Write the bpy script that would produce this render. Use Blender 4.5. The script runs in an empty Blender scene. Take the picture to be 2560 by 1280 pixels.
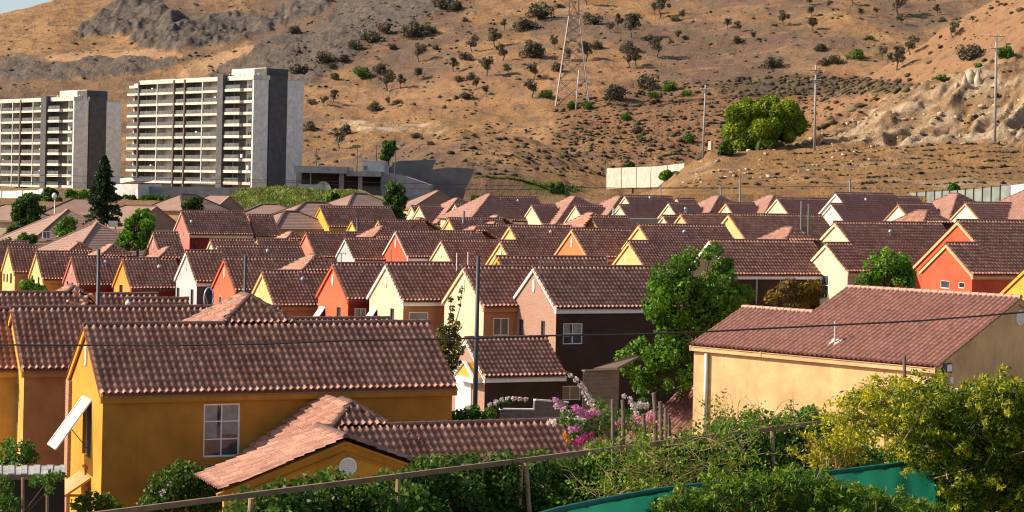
import bpy, math, random
import numpy as np
from mathutils import Vector, Matrix, noise as mnoise
random.seed(7); RNG = np.random.default_rng(11)
SC = bpy.context.scene; COL = SC.collection
F = 5000.0; CX = 1280.0; YH = 470.0; CAMZ = 12.0; ROLL = math.radians(1.2)
CR, SR = math.cos(ROLL), math.sin(ROLL)

# ------------------------------------------------------------------ camera geometry
def unroll(px, py):
    a, b = px - CX, py - YH
    return a * CR + b * SR, -a * SR + b * CR
def P(px, py, D):
    """world point seen at photo pixel (px,py) at distance D along the view axis"""
    a, b = unroll(px, py)
    return Vector((a * D / F, D, CAMZ - b * D / F))
def proj(v):
    a, b = F * v[0] / v[1], F * (CAMZ - v[2]) / v[1]
    return CX + a * CR - b * SR, YH + a * SR + b * CR
def projn(x, y, z):
    a, b = F * x / y, F * (CAMZ - z) / y
    return CX + a * CR - b * SR, YH + a * SR + b * CR
def ray(px, py):
    a, b = unroll(px, py)
    return Vector((a / F, 1.0, -b / F))

# ------------------------------------------------------------------ object helpers
def put(name, mesh, parent=None):
    o = bpy.data.objects.new(name, mesh); COL.objects.link(o)
    if parent is not None: o.parent = parent
    return o
def empty(name, loc=(0, 0, 0), rz=0.0):
    o = bpy.data.objects.new(name, None); COL.objects.link(o)
    o.empty_display_size = 0.3
    o.location = loc; o.rotation_euler = (0, 0, rz)
    return o
def tag(o, label=None, cat=None, group=None, kind=None):
    if label: o['label'] = label
    if cat: o['category'] = cat
    if group: o['group'] = group
    if kind: o['kind'] = kind
    return o
def mesh_np(name, V, Q, mat, parent=None, tint=None, smooth=False, attrs=None):
    """V (N,3); Q (M,k) faces of equal size"""
    V = np.asarray(V, dtype=np.float32); Q = np.asarray(Q, dtype=np.int32)
    me = bpy.data.meshes.new(name)
    k = Q.shape[1]
    me.vertices.add(len(V)); me.vertices.foreach_set('co', V.ravel())
    me.loops.add(Q.size); me.loops.foreach_set('vertex_index', Q.ravel())
    me.polygons.add(len(Q))
    me.polygons.foreach_set('loop_start', np.arange(0, Q.size, k, dtype=np.int32))
    try: me.polygons.foreach_set('loop_total', np.full(len(Q), k, dtype=np.int32))
    except Exception: pass
    if smooth: me.polygons.foreach_set('use_smooth', np.ones(len(Q), dtype=bool))
    me.update(calc_edges=True)
    if tint is not None:
        at = me.attributes.new('tint', 'FLOAT', 'FACE'); at.data.foreach_set('value', np.asarray(tint, dtype=np.float32))
    for an, av in (attrs or {}).items():
        at = me.attributes.new(an, 'FLOAT', 'POINT'); at.data.foreach_set('value', np.asarray(av, dtype=np.float32))
    if mat: me.materials.append(mat)
    return put(name, me, parent)

class MB:
    """collects simple shapes for ONE mesh"""
    def __init__(s): s.v = []; s.f = []
    def add(s, vs, fs):
        n = len(s.v); s.v += [tuple(v) for v in vs]; s.f += [tuple(i + n for i in f) for f in fs]
    def quad(s, a, b, c, d): s.add([a, b, c, d], [(0, 1, 2, 3)])
    def tri(s, a, b, c): s.add([a, b, c], [(0, 1, 2)])
    def box(s, x0, y0, z0, x1, y1, z1):
        s.add([(x0,y0,z0),(x1,y0,z0),(x1,y1,z0),(x0,y1,z0),(x0,y0,z1),(x1,y0,z1),(x1,y1,z1),(x0,y1,z1)],
              [(0,3,2,1),(4,5,6,7),(0,1,5,4),(1,2,6,5),(2,3,7,6),(3,0,4,7)])
    def prism(s, poly, off):
        """poly: list of 3D points; extruded by vector off"""
        off = Vector(off); n = len(poly)
        a = [Vector(p) for p in poly]; b = [p + off for p in a]
        s.add(a + b, [tuple(range(n))[::-1], tuple(range(n, 2*n))] + [(i, (i+1) % n, n + (i+1) % n, n + i) for i in range(n)])
    def tube(s, pts, r, n=6, r2=None):
        pts = [Vector(p) for p in pts]; m = len(pts); rings = []
        for i, p in enumerate(pts):
            t = (pts[min(i+1, m-1)] - pts[max(i-1, 0)])
            if t.length < 1e-9: t = Vector((0, 0, 1))
            t.normalize()
            u = t.cross(Vector((0, 0, 1)))
            if u.length < 0.05: u = t.cross(Vector((1, 0, 0)))
            u.normalize(); w = t.cross(u)
            rr = r if r2 is None else r + (r2 - r) * i / max(1, m - 1)
            rings.append([p + (u * math.cos(2*math.pi*k/n) + w * math.sin(2*math.pi*k/n)) * rr for k in range(n)])
        vs = [q for R_ in rings for q in R_]; fs = []
        for i in range(m - 1):
            for k in range(n):
                a = i*n + k; b = i*n + (k+1) % n
                fs.append((a, b, b + n, a + n))
        fs.append(tuple(range(n))[::-1]); fs.append(tuple(range((m-1)*n, m*n)))
        s.add(vs, fs)
    def bar(s, a, b, w, h=None, up=(0, 0, 1)):
        """square bar from a to b"""
        a, b = Vector(a), Vector(b); h = h or w
        t = (b - a).normalized(); u = t.cross(Vector(up))
        if u.length < .05: u = t.cross(Vector((1, 0, 0)))
        u.normalize(); v = t.cross(u)
        q = [u*w/2 + v*h/2, -u*w/2 + v*h/2, -u*w/2 - v*h/2, u*w/2 - v*h/2]
        s.add([a + k for k in q] + [b + k for k in q], [(0,1,2,3),(7,6,5,4),(0,4,5,1),(1,5,6,2),(2,6,7,3),(3,7,4,0)])
    def lathe(s, c, prof, n=12):
        c = Vector(c); vs = []; fs = []
        for r, z in prof:
            for k in range(n):
                vs.append(c + Vector((r*math.cos(2*math.pi*k/n), r*math.sin(2*math.pi*k/n), z)))
        for i in range(len(prof)-1):
            for k in range(n):
                a = i*n+k; b = i*n+(k+1) % n; fs.append((a, b, b+n, a+n))
        fs.append(tuple(range(n))[::-1]); fs.append(tuple(range((len(prof)-1)*n, len(prof)*n)))
        s.add(vs, fs)
    def build(s, name, mat, parent=None, smooth=False):
        me = bpy.data.meshes.new(name); me.from_pydata([tuple(v) for v in s.v], [], s.f)
        if smooth: me.polygons.foreach_set('use_smooth', np.ones(len(me.polygons), dtype=bool))
        me.update()
        if mat: me.materials.append(mat)
        return put(name, me, parent)

# ------------------------------------------------------------------ materials
MATS = {}
def nt(m):
    m.use_nodes = True; t = m.node_tree; b = t.nodes['Principled BSDF']
    return t, b, t.nodes.new, t.links.new
def ramp(new, stops):
    r = new('ShaderNodeValToRGB'); e = r.color_ramp.elements
    while len(e) < len(stops): e.new(0.5)
    for i, (p, c) in enumerate(stops): e[i].position = p; e[i].color = (*c, 1) if len(c) == 3 else c
    return r
def mix(t, a, b, fac, mode='MIX'):
    """a,b colours (tuple or socket), fac socket or float"""
    n = t.nodes.new('ShaderNodeMix'); n.data_type = 'RGBA'; n.blend_type = mode
    for s_, v in ((n.inputs[0], fac), (n.inputs[6], a), (n.inputs[7], b)):
        if hasattr(v, 'default_value') or hasattr(v, 'is_linked'): t.links.new(v, s_)
        else: s_.default_value = v if not isinstance(v, tuple) else ((*v, 1) if len(v) == 3 else v)
    return n.outputs[2]
def noise(t, scale, detail=4, rough=.6, vec=None, dist=0):
    n = t.nodes.new('ShaderNodeTexNoise'); n.inputs['Scale'].default_value = scale
    n.inputs['Detail'].default_value = detail; n.inputs['Roughness'].default_value = rough
    n.inputs['Distortion'].default_value = dist
    if vec: t.links.new(vec, n.inputs['Vector'])
    return n.outputs['Fac']
def coord(t, scale=(1, 1, 1), which='Object'):
    c = t.nodes.new('ShaderNodeTexCoord'); m = t.nodes.new('ShaderNodeMapping')
    m.inputs['Scale'].default_value = scale; t.links.new(c.outputs[which], m.inputs['Vector'])
    return m.outputs['Vector']
def rng_(t, v, a, b, c=0., d=1.):
    n = t.nodes.new('ShaderNodeMapRange'); t.links.new(v, n.inputs[0])
    for i, k in enumerate((a, b, c, d)): n.inputs[1 + i].default_value = k
    return n.outputs[0]
def bump(t, b, h, strength, dist):
    n = t.nodes.new('ShaderNodeBump'); n.inputs['Strength'].default_value = strength; n.inputs['Distance'].default_value = dist
    t.links.new(h, n.inputs['Height']); t.links.new(n.outputs[0], b.inputs['Normal'])
def plaster(name, c, rough=.85, var=.19, streak=.26):
    if name in MATS: return MATS[name]
    m = bpy.data.materials.new(name); t, b, new, link = nt(m)
    v = coord(t); vs = coord(t, (2.2, 2.2, .18))
    n1 = noise(t, .7, 5, .65, v); n2 = noise(t, 1.6, 4, .6, vs)
    dark = tuple(x * (1 - var * 1.6) for x in c); lite = tuple(min(1, x * (1 + var * .7)) for x in c)
    col = mix(t, dark, lite, rng_(t, n1, .3, .7))
    col = mix(t, col, tuple(x * .62 for x in c), rng_(t, n2, .56, .8, 0, streak * 2.2))
    link(col, b.inputs['Base Color']); b.inputs['Roughness'].default_value = rough
    b.inputs['Specular IOR Level'].default_value = .25
    bump(t, b, noise(t, 40, 3, .6, v), .25, .01)
    MATS[name] = m; return m
def flat(name, c, rough=.6, metal=0., var=.1, scale=6., spec=.4):
    if name in MATS: return MATS[name]
    m = bpy.data.materials.new(name); t, b, new, link = nt(m)
    n1 = noise(t, scale, 4, .6, coord(t))
    link(mix(t, tuple(x * (1 - var) for x in c), tuple(min(1, x * (1 + var)) for x in c), rng_(t, n1, .3, .7)), b.inputs['Base Color'])
    b.inputs['Roughness'].default_value = rough; b.inputs['Metallic'].default_value = metal
    b.inputs['Specular IOR Level'].default_value = spec
    MATS[name] = m; return m
def tile_mat(name, c0, c1, stain):
    m = bpy.data.materials.new(name); t, b, new, link = nt(m)
    a = new('ShaderNodeAttribute'); a.attribute_name = 'tint'
    v = coord(t)
    col = mix(t, c0, c1, a.outputs['Fac'])
    n1 = noise(t, .55, 5, .65, v); n2 = noise(t, 9., 4, .7, v)
    col = mix(t, col, stain, rng_(t, n1, .5, .78, 0, .55))
    col = mix(t, col, tuple(min(1, x * 1.3) for x in c1), rng_(t, n2, .5, .8, 0, .5))
    link(col, b.inputs['Base Color']); b.inputs['Roughness'].default_value = .62
    b.inputs['Specular IOR Level'].default_value = .35
    bump(t, b, noise(t, 30, 3, .6, v), .3, .01)
    MATS[name] = m; return m
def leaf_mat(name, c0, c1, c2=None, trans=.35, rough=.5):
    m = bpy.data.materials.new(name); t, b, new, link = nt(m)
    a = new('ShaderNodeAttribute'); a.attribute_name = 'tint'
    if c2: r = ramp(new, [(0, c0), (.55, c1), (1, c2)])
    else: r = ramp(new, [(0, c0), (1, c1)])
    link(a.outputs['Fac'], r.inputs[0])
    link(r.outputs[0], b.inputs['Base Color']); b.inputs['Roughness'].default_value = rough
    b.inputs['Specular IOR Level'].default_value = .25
    tr = new('ShaderNodeBsdfTranslucent'); link(r.outputs[0], tr.inputs[0])
    mx = new('ShaderNodeMixShader'); mx.inputs[0].default_value = trans
    link(b.outputs[0], mx.inputs[1]); link(tr.outputs[0], mx.inputs[2])
    link(mx.outputs[0], t.nodes['Material Output'].inputs[0])
    MATS[name] = m; return m
def brick_mat(name, c1, c2, mortar):
    m = bpy.data.materials.new(name); t, b, new, link = nt(m)
    c = new('ShaderNodeTexCoord'); sp = new('ShaderNodeSeparateXYZ'); link(c.outputs['Object'], sp.inputs[0])
    ad = new('ShaderNodeMath'); ad.operation = 'ADD'; link(sp.outputs[0], ad.inputs[0]); link(sp.outputs[1], ad.inputs[1])
    cb = new('ShaderNodeCombineXYZ'); link(ad.outputs[0], cb.inputs[0]); link(sp.outputs[2], cb.inputs[1])
    br = new('ShaderNodeTexBrick'); link(cb.outputs[0], br.inputs['Vector'])
    br.inputs['Scale'].default_value = 1.; br.inputs['Brick Width'].default_value = .29; br.inputs['Row Height'].default_value = .1
    br.inputs['Mortar Size'].default_value = .012
    br.inputs['Color1'].default_value = (*c1, 1); br.inputs['Color2'].default_value = (*c2, 1); br.inputs['Mortar'].default_value = (*mortar, 1)
    link(br.outputs['Color'], b.inputs['Base Color']); b.inputs['Roughness'].default_value = .9
    bump(t, b, br.outputs['Fac'], -.4, .01)
    MATS[name] = m; return m
def glass_mat(name, c=(.03, .035, .04), rough=.08):
    m = bpy.data.materials.new(name); t, b, new, link = nt(m)
    n1 = noise(t, 1.3, 3, .5, coord(t, (1, 1, .4)))
    link(mix(t, c, tuple(x * 2.2 + .01 for x in c), rng_(t, n1, .4, .65)), b.inputs['Base Color'])
    b.inputs['Roughness'].default_value = rough; b.inputs['Specular IOR Level'].default_value = .7
    MATS[name] = m; return m

TILE = tile_mat('roof_tile_brown', (.27, .115, .075), (.48, .245, .17), (.15, .07, .048))
TILEP = tile_mat('roof_tile_pink', (.29, .135, .10), (.38, .2, .155), (.19, .09, .068))
TILER = tile_mat('roof_tile_red', (.19, .075, .055), (.26, .11, .085), (.12, .055, .042))
TILEO = tile_mat('roof_tile_old', (.24, .14, .105), (.30, .18, .135), (.16, .10, .08))
CAPM = tile_mat('ridge_tile', (.13, .066, .048), (.20, .105, .078), (.09, .048, .036))
CAPP = tile_mat('ridge_tile_salmon', (.46, .26, .19), (.52, .31, .23), (.34, .2, .15))
PAINT = {
 'mustard': (.58, .28, .035), 'mustard_shade': (.43, .205, .028), 'ochre': (.62, .34, .07), 'amber': (.70, .38, .06), 'yellow': (.68, .47, .20), 'lemon': (.72, .50, .10),  # second mustard is a darkened copy that paints shade on the long wall
 'cream': (.70, .55, .35), 'pale': (.74, .62, .40), 'ivory': (.76, .69, .53), 'white': (.74, .73, .68),
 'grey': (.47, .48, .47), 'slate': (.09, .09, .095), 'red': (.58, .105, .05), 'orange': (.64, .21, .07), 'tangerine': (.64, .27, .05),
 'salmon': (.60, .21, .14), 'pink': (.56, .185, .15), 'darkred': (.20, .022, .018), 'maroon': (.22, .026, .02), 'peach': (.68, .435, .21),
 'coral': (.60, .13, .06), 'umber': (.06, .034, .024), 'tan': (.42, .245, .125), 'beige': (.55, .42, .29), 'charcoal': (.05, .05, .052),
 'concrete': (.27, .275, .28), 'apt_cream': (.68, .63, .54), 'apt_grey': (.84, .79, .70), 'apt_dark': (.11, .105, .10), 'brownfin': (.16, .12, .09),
 'side_shade': (.40, .195, .085), 'lightwood': (.42, .28, .15), 'trimpeach': (.72, .43, .22),  # first brown paints shade onto long walls of ochre, yellow and cream houses
}
def paint(k): return plaster('paint_' + k, PAINT[k])
BRICK = brick_mat('brick_tan', (.37, .20, .14), (.31, .16, .11), (.36, .24, .18))
BRICKR = brick_mat('brick_pier', (.40, .19, .11), (.31, .14, .08), (.42, .30, .2))
WHITE = flat('white_trim', (.78, .76, .72), .5)
GLASS = glass_mat('window_glass')
GLASSB = glass_mat('window_glass_blue', (.05, .075, .10))
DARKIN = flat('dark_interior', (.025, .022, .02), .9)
CURT = flat('curtain', (.30, .29, .26), .9, var=.25, scale=3)
STEEL = flat('grey_steel', (.17, .165, .17), .5, .4)
DSTEEL = flat('dark_pole', (.055, .055, .062), .5, .3)
GALV = flat('galvanised', (.33, .35, .37), .45, .5)
WOOD = flat('weathered_wood', (.23, .15, .085), .85, var=.3, scale=4)
POLEW = flat('utility_pole_grey', (.33, .31, .28), .8, var=.15)
# ------------------------------------------------------------------ tiled roof planes
def tiled(P0, U, V, Lu, Lv, tw=.25, cl=.36, ns=4, keep=None, roll=.105, step=.095, seed=0):
    """barrel-tile surface: real rolls along the slope and a real step at every course"""
    P0, U, V = (np.array(a, dtype=float) for a in (P0, U, V)); N = np.cross(V, U)
    nu = max(1, int(round(Lu / tw))); nv = max(1, int(round(Lv / cl)))
    tw = Lu / nu; cl = Lv / nv
    us = np.linspace(0, Lu, nu * ns + 1); ph = np.arange(nu * ns + 1) / ns
    hr_ = roll * (.5 - .5 * np.cos(2 * np.pi * ph)) ** 1.4
    vr = np.empty(2 * nv); hv = np.empty(2 * nv)
    vr[0::2] = np.arange(nv) * cl; vr[1::2] = (np.arange(nv) + 1) * cl; hv[0::2] = 0; hv[1::2] = step
    rg = np.random.default_rng(seed + int(abs(P0[0] * 131 + P0[2] * 17) * 10) % 9999)
    jit = rg.normal(0, .006, (nv, nu))
    J = np.repeat(np.repeat(jit, 2, 0), ns, 1); J = np.concatenate([J, J[:, -1:]], 1)
    H = hr_[None, :] + hv[:, None] + J
    G = P0 + us[None, :, None] * U + vr[:, None, None] * V + H[..., None] * N
    m = nu * ns + 1
    i = np.arange(2 * nv - 1)[:, None]; j = np.arange(nu * ns)[None, :]
    a = i * m + j
    Q = np.stack([a, a + m, a + m + 1, a + 1], -1)
    tt = rg.random((nv, nu))
    T = np.repeat(tt[(np.arange(2 * nv - 1) // 2)], ns, 1)
    if keep is not None:
        uc = (us[:-1] + us[1:]) / 2; vc = (vr[:-1] + vr[1:]) / 2
        K = keep(uc[None, :], vc[:, None]); K = np.broadcast_to(K, Q.shape[:2])
        Q = Q[K]; T = T[K]
    return G.reshape(-1, 3), Q.reshape(-1, 4), T.ravel()
class Shell:
    """collects tiled planes into ONE roof mesh"""
    def __init__(s): s.V = []; s.Q = []; s.T = []; s.n = 0
    def add(s, V, Q, T): s.V.append(V); s.Q.append(Q + s.n); s.T.append(T); s.n += len(V)
    def plain(s, pts): s.add(np.array(pts, float), np.array([[0, 1, 2, 3]]), np.array([.5]))
    def build(s, name, mat, parent): return mesh_np(name, np.concatenate(s.V), np.concatenate(s.Q), mat, parent, np.concatenate(s.T))

def caps(mb, a, b, r=.13, seg=.42, fine=True):
    """a row of overlapping half-round ridge tiles from a to b"""
    a, b = Vector(a), Vector(b); L = (b - a).length
    if L < .05: return
    t = (b - a) / L; side = t.cross(Vector((0, 0, 1))).normalized(); up = side.cross(t)
    n = max(1, int(L / seg)) if fine else 1
    k = 7 if fine else 5
    for i in range(n):
        p, q = a + t * (L * i / n), a + t * (L * (i + 1) / n + (.03 if fine else 0))
        v = []
        for c, rr in ((p, r * .9), (q, r * 1.08)):
            for j in range(k):
                an = math.pi * (-.12 + 1.24 * j / (k - 1))
                v.append(c + side * math.cos(an) * rr + up * (math.sin(an) * rr * .95 + .03))
        f = [(j, j + 1, k + j + 1, k + j) for j in range(k - 1)] + [tuple(range(k))[::-1], tuple(range(k, 2 * k))]
        mb.add(v, f)

def wall_rect(mb, O, ux, w, h, holes, n, depth=.12):
    """wall rectangle from O along ux / +z, pierced by holes (x0,z0,x1,z1) with reveals"""
    O, ux, n = Vector(O), Vector(ux), Vector(n); uz = Vector((0, 0, 1))
    holes = [(max(.02, a), max(.02, b), min(w - .02, c), min(h - .02, d)) for a, b, c, d in holes]
    holes = [q for q in holes if q[2] - q[0] > .05 and q[3] - q[1] > .05]
    xs = sorted({0., w, *[q[0] for q in holes], *[q[2] for q in holes]}); zs = sorted({0., h, *[q[1] for q in holes], *[q[3] for q in holes]})
    at = lambda x, z, d=0: O + ux * x + uz * z - n * d
    for i in range(len(xs) - 1):
        for j in range(len(zs) - 1):
            cx, cz = (xs[i] + xs[i+1]) / 2, (zs[j] + zs[j+1]) / 2
            if any(a < cx < c and b < cz < d for a, b, c, d in holes): continue
            mb.quad(at(xs[i], zs[j]), at(xs[i+1], zs[j]), at(xs[i+1], zs[j+1]), at(xs[i], zs[j+1]))
    for a, b, c, d in holes:
        for (x0, z0), (x1, z1) in (((a, b), (c, b)), ((c, b), (c, d)), ((c, d), (a, d)), ((a, d), (a, b))):
            mb.quad(at(x0, z0), at(x1, z1), at(x1, z1, depth), at(x0, z0, depth))

def window(parent, O, ux, w, h, n, nx=2, nz=1, frame=None, glass=None, fw=.05, curtain=False, label=None, open_=0):
    """framed window filling a hole whose lower corner is O; a hinged one swings its sash out from the head by open_ radians"""
    O, ux, n = Vector(O), Vector(ux), Vector(n); uz = Vector((0, 0, 1))
    if open_:
        fr = MB()
        hg = O + uz * h + n * .02
        dn = (-uz * math.cos(open_) + n * math.sin(open_))
        nn = (n * math.cos(open_) + uz * math.sin(open_))
        for p, q in ((hg, hg + ux * w), (hg + dn * h, hg + dn * h + ux * w), (hg, hg + dn * h), (hg + ux * w, hg + ux * w + dn * h), (hg + dn * h * .5, hg + dn * h * .5 + ux * w)):
            fr.bar(p, q, .07, .05, nn)
        o = fr.build('window', frame or WHITE, parent)
        g = MB(); g.quad(hg + ux * .03 + dn * .03, hg + ux * (w - .03) + dn * .03, hg + ux * (w - .03) + dn * (h - .03), hg + ux * .03 + dn * (h - .03)); g.build('pane', flat('frosted_pane', (.42, .45, .47), .3), o)
        st = MB(); st.bar(O + ux * w * .5 + uz * h * .12 - n * .05, hg + ux * w * .5 + dn * h * .55, .03); st.build('stay', STEEL, o)
        dk = MB(); dk.quad(O - n * .11, O + ux * w - n * .11, O + ux * w + uz * h - n * .11, O + uz * h - n * .11); dk.build('opening', DARKIN, o)
        return o
    fr = MB()
    def bar(x0, z0, x1, z1, d0, d1):
        p = [O + ux * x + uz * z - n * d for d in (d0, d1) for x, z in ((x0, z0), (x1, z0), (x1, z1), (x0, z1))]
        fr.add(p, [(0, 1, 2, 3), (7, 6, 5, 4), (0, 4, 5, 1), (1, 5, 6, 2), (2, 6, 7, 3), (3, 7, 4, 0)])
    bar(0, 0, w, fw, .03, .1); bar(0, h - fw, w, h, .03, .1); bar(0, fw, fw, h - fw, .03, .1); bar(w - fw, fw, w, h - fw, .03, .1)
    for i in range(1, nx): bar(w * i / nx - fw * .35, fw, w * i / nx + fw * .35, h - fw, .04, .095)
    for i in range(1, nz): bar(fw, h * i / nz - fw * .35, w - fw, h * i / nz + fw * .35, .045, .09)
    o = fr.build('window', frame or WHITE, parent)
    if label: o['label'] = label
    g = MB(); d = .085; e = .01
    g.quad(O + ux * e + uz * e - n * d, O + ux * (w - e) + uz * e - n * d, O + ux * (w - e) + uz * (h - e) - n * d, O + ux * e + uz * (h - e) - n * d)
    g.build('pane', glass or GLASS, o)
    if curtain:
        c = MB(); k = 26
        for i in range(k):
            x0, x1 = w * i / k, w * (i + 1) / k
            if .40 < (i + .5) / k < .50: continue
            d0, d1 = .080 - .003 * (i % 2), .080 - .003 * ((i + 1) % 2)
            zb = h * (.36 if i < k * .5 else .42)
            c.quad(O + ux * x0 + uz * zb - n * d0, O + ux * x1 + uz * zb - n * d1, O + ux * x1 + uz * h * .985 - n * d1, O + ux * x0 + uz * h * .985 - n * d0)
        c.build('curtain', CURT, o)
    return o

def vent_disc(parent, c, ux, n, rx=.14, rz=.37, name='gable_vent'):
    """white louvred round or oblong gable vent"""
    c, ux, n = Vector(c), Vector(ux), Vector(n); uz = Vector((0, 0, 1)); k = 20
    m = MB(); ring = lambda s, d: [c + ux * math.cos(2*math.pi*i/k) * rx * s + uz * math.sin(2*math.pi*i/k) * rz * s + n * d for i in range(k)]
    a, b, d = ring(1, 0), ring(1, .06), ring(.8, .06); e = ring(.8, .02)
    fs = []
    for i in range(k):
        j = (i + 1) % k; fs += [(i, j, k + j, k + i), (k + i, k + j, 2*k + j, 2*k + i), (2*k + i, 2*k + j, 3*k + j, 3*k + i)]
    fs.append(tuple(range(3*k, 4*k)))
    m.add(a + b + d + e, fs)
    for i in range(-3, 4):
        z = rz * .8 * i / 4; hw = rx * .8 * math.sqrt(max(0, 1 - (i / 4) ** 2))
        m.prism([c + ux * -hw + uz * (z - rz * .05) + n * .025, c + ux * hw + uz * (z - rz * .05) + n * .025, c + ux * hw + uz * (z + rz * .06) + n * .025, c + ux * -hw + uz * (z + rz * .06) + n * .025], n * .02)
    return m.build(name, WHITE, parent)

TP = math.tan(math.radians(34)); CP = math.cos(math.radians(34)); SP = math.sin(math.radians(34))
def scale_at(px, py): return (17.5 + .155 * (py - 485)) * (1 + .3 * min(1.1, max(0, (px - 1700) / 600)))

class House: pass
def house(label, px, py, px2, wall='yellow', side=None, trim=None, W=6., hr=7.3, th=24., s=None, ext=None, We=5.2, wing=None, wmode='hip', wproj=1.6,
          vent=True, G=(), GE=(), Fw=(), tile=None, cap=None, fine=None, name='row_house', vents=(), group='tiled row houses', L=None, fascia=True, down=2.5, pitch=None, rl=None, rightvent=False, twm=1., tshape=None, Wtot=None):
    tp, cp, sp = TP, CP, SP
    if pitch: tp, cp, sp = math.tan(math.radians(pitch)), math.cos(math.radians(pitch)), math.sin(math.radians(pitch))
    s = s or scale_at(px, py); D = F / s; A = P(px, py, D); t_ = math.radians(th); ct, st = math.cos(t_), math.sin(t_)
    if L is None:
        u2 = unroll(px2, py + (px2 - px) * .01)[0]
        L = (u2 * A.y - F * A.x) / (F * ct - u2 * st)
    base = Vector((A.x, A.y, A.z - hr))
    R = empty(name, base, t_); tag(R, label, 'house', group)
    near = s > 24; fine = (s > 55) if fine is None else fine
    side = side or wall; trim = trim or wall
    tile = tile or (TILE if s > 24 or px < 1300 else TILEP); cap = cap or CAPM
    tw, cl = (.25 * twm, .36) if near else (.28 * twm, .40)
    tk = dict(tw=tw, cl=cl, ns=8 if s > 60 else (6 if s > 28 else 4))
    if tshape: tk.update(tshape)
    inv = lambda v: Vector((ct * v.x + st * v.y, -st * v.x + ct * v.y, v.z))
    C0 = inv(Vector((0, 0, CAMZ)) - base)
    def hit(qx, qy, n, d):
        """local point where the view ray of a photo pixel meets the plane n.p = d"""
        r = inv(ray(qx, qy)); n = Vector(n); return C0 + r * ((d - n.dot(C0)) / n.dot(r))
    xl = 0.; dy = 0.
    if ext:
        q = hit(ext[0], ext[1], (0, -tp, 1), hr); xl = min(-.4, q.x); dy = max(.3, -q.y); W = We + 2 * dy
        if Wtot: W = Wtot; We = W - 2 * dy
    ov = .22; ye = W / 2 + ov; ze = hr - ye * tp; zw = hr - W / 2 * tp   # eave line and wall head
    Ls = ye / cp
    H = House(); H.__dict__.update(root=R, L=L, W=W, hr=hr, hit=hit, ze=ze, base=base, s=s, ye=ye, zw=zw, t=t_, xl=xl)
    # --- roof
    sh = Shell()
    sh.add(*tiled((0, 0, hr), (1, 0, 0), (0, -cp, -sp), L, Ls, **tk))
    if ext:
        he = hr - dy * tp
        sh.add(*tiled((xl, -dy, he), (1, 0, 0), (0, -cp, -sp), -xl, Ls - dy / cp, **tk))
        yb = -2 * dy - .0
        sh.plain([(0.001, -dy, he), (xl, -dy, he), (xl, -dy + We / 2 + ov, he - (We / 2 + ov) * tp), (.001, -dy + We / 2 + ov, he - (We / 2 + ov) * tp)])
    sh.plain([(L, 0, hr), (0, 0, hr), (0, ye, ze), (L, ye, ze)])
    und = .07   # soffit sheets under the tiles
    sh.plain([(0, 0, hr - und), (L, 0, hr - und), (L, -ye, ze - und), (0, -ye, ze - und)])
    if ext: sh.plain([(xl, -dy, hr - dy * tp - und), (0, -dy, hr - dy * tp - und), (0, -ye, ze - und), (xl, -ye, ze - und)])
    roof = sh.build('roof', tile, R)
    cm = MB(); t0 = None
    pk = None
    if wing:
        p_ = wproj if wmode == 'gable' else 0.
        pk = hit(wing[0], wing[1], (0, -tp, 1), hr + p_ * tp); r = min(max(.25, pk.z - hr), 2.4); tx = pk.x if p_ else min(max(pk.x, .6), L - .2); zr = hr + r
        yp = r / tp - p_; hw = r / tp; bk = 1.1
        wd = (zr - ze) / tp if p_ else hw + 1.6
        ws = Shell(); Lv = (wd / cp) if p_ else r / sp; hwf = wd if p_ else hw
        ws.add(*tiled((tx - hwf, yp, zr), (1, 0, 0), (0, -cp, -sp), 2 * hwf, Lv, keep=lambda u, v: np.abs(u - hwf) < v * cp + .02, **tk))
        wl = wd / cp
        ws.add(*tiled((tx, yp + bk + wd, zr), (0, -1, 0), (-cp, 0, -sp), bk + 2 * wd, wl, keep=lambda u, v: (u < wd + bk + v * cp + .05) & (u > wd - v * cp - .05), **tk))
        ws.add(*tiled((tx, yp - wd, zr), (0, 1, 0), (cp, 0, -sp), bk + 2 * wd, wl, keep=lambda u, v: (u > wd - v * cp - .05) & (u < wd + bk + v * cp + .05), **tk))
        ws.plain([(tx + wd, yp + bk + wd, zr - wd * tp), (tx - wd, yp + bk + wd, zr - wd * tp), (tx, yp + bk, zr), (tx + .01, yp + bk, zr)])
        wr = ws.build('cross_roof' if p_ else 'rear_roof', tile, R)
        zl = zr - hwf * tp
        for qa, qb in (((tx - hwf, yp - hwf, zl), (tx, yp, zr)), ((tx + hwf, yp - hwf, zl), (tx, yp, zr)), ((tx, yp, zr), (tx, yp + bk, zr)), ((tx - wd, yp + bk + wd, zr - wd * tp), (tx, yp + bk, zr))):
            c2 = MB(); caps(c2, qa, qb, fine=fine); c2.build('ridge_cap', cap, wr)
        if not p_: t0 = (tx - hw, tx + hw)
        b = MB(); zb = zr - wd * tp - .3
        b.box(tx - wd + .3, (yp - wd + .3) if p_ else .6, -down, tx + wd - .3, yp + bk + wd - .3, zb + .25)
        b.build('cross_wall' if p_ else 'rear_wall', paint(wall if (p_ and isinstance(wall, str)) else side), R)
    rl_ = [((0, 0, hr), (max(.1, t0[0]), 0, hr)), ((min(L, t0[1]), 0, hr), (L, 0, hr))] if t0 else [((0, 0, hr), (L, 0, hr))]
    if ext: rl_.append(((xl, -dy, hr - dy * tp), (.05, -dy, hr - dy * tp)))
    for qa, qb in rl_:
        cm = MB(); caps(cm, qa, qb, fine=fine)
        if cm.v: cm.build('ridge_cap', cap, roof)
    # --- walls
    xw = .16; z0 = -down; hh = zw - z0
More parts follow.
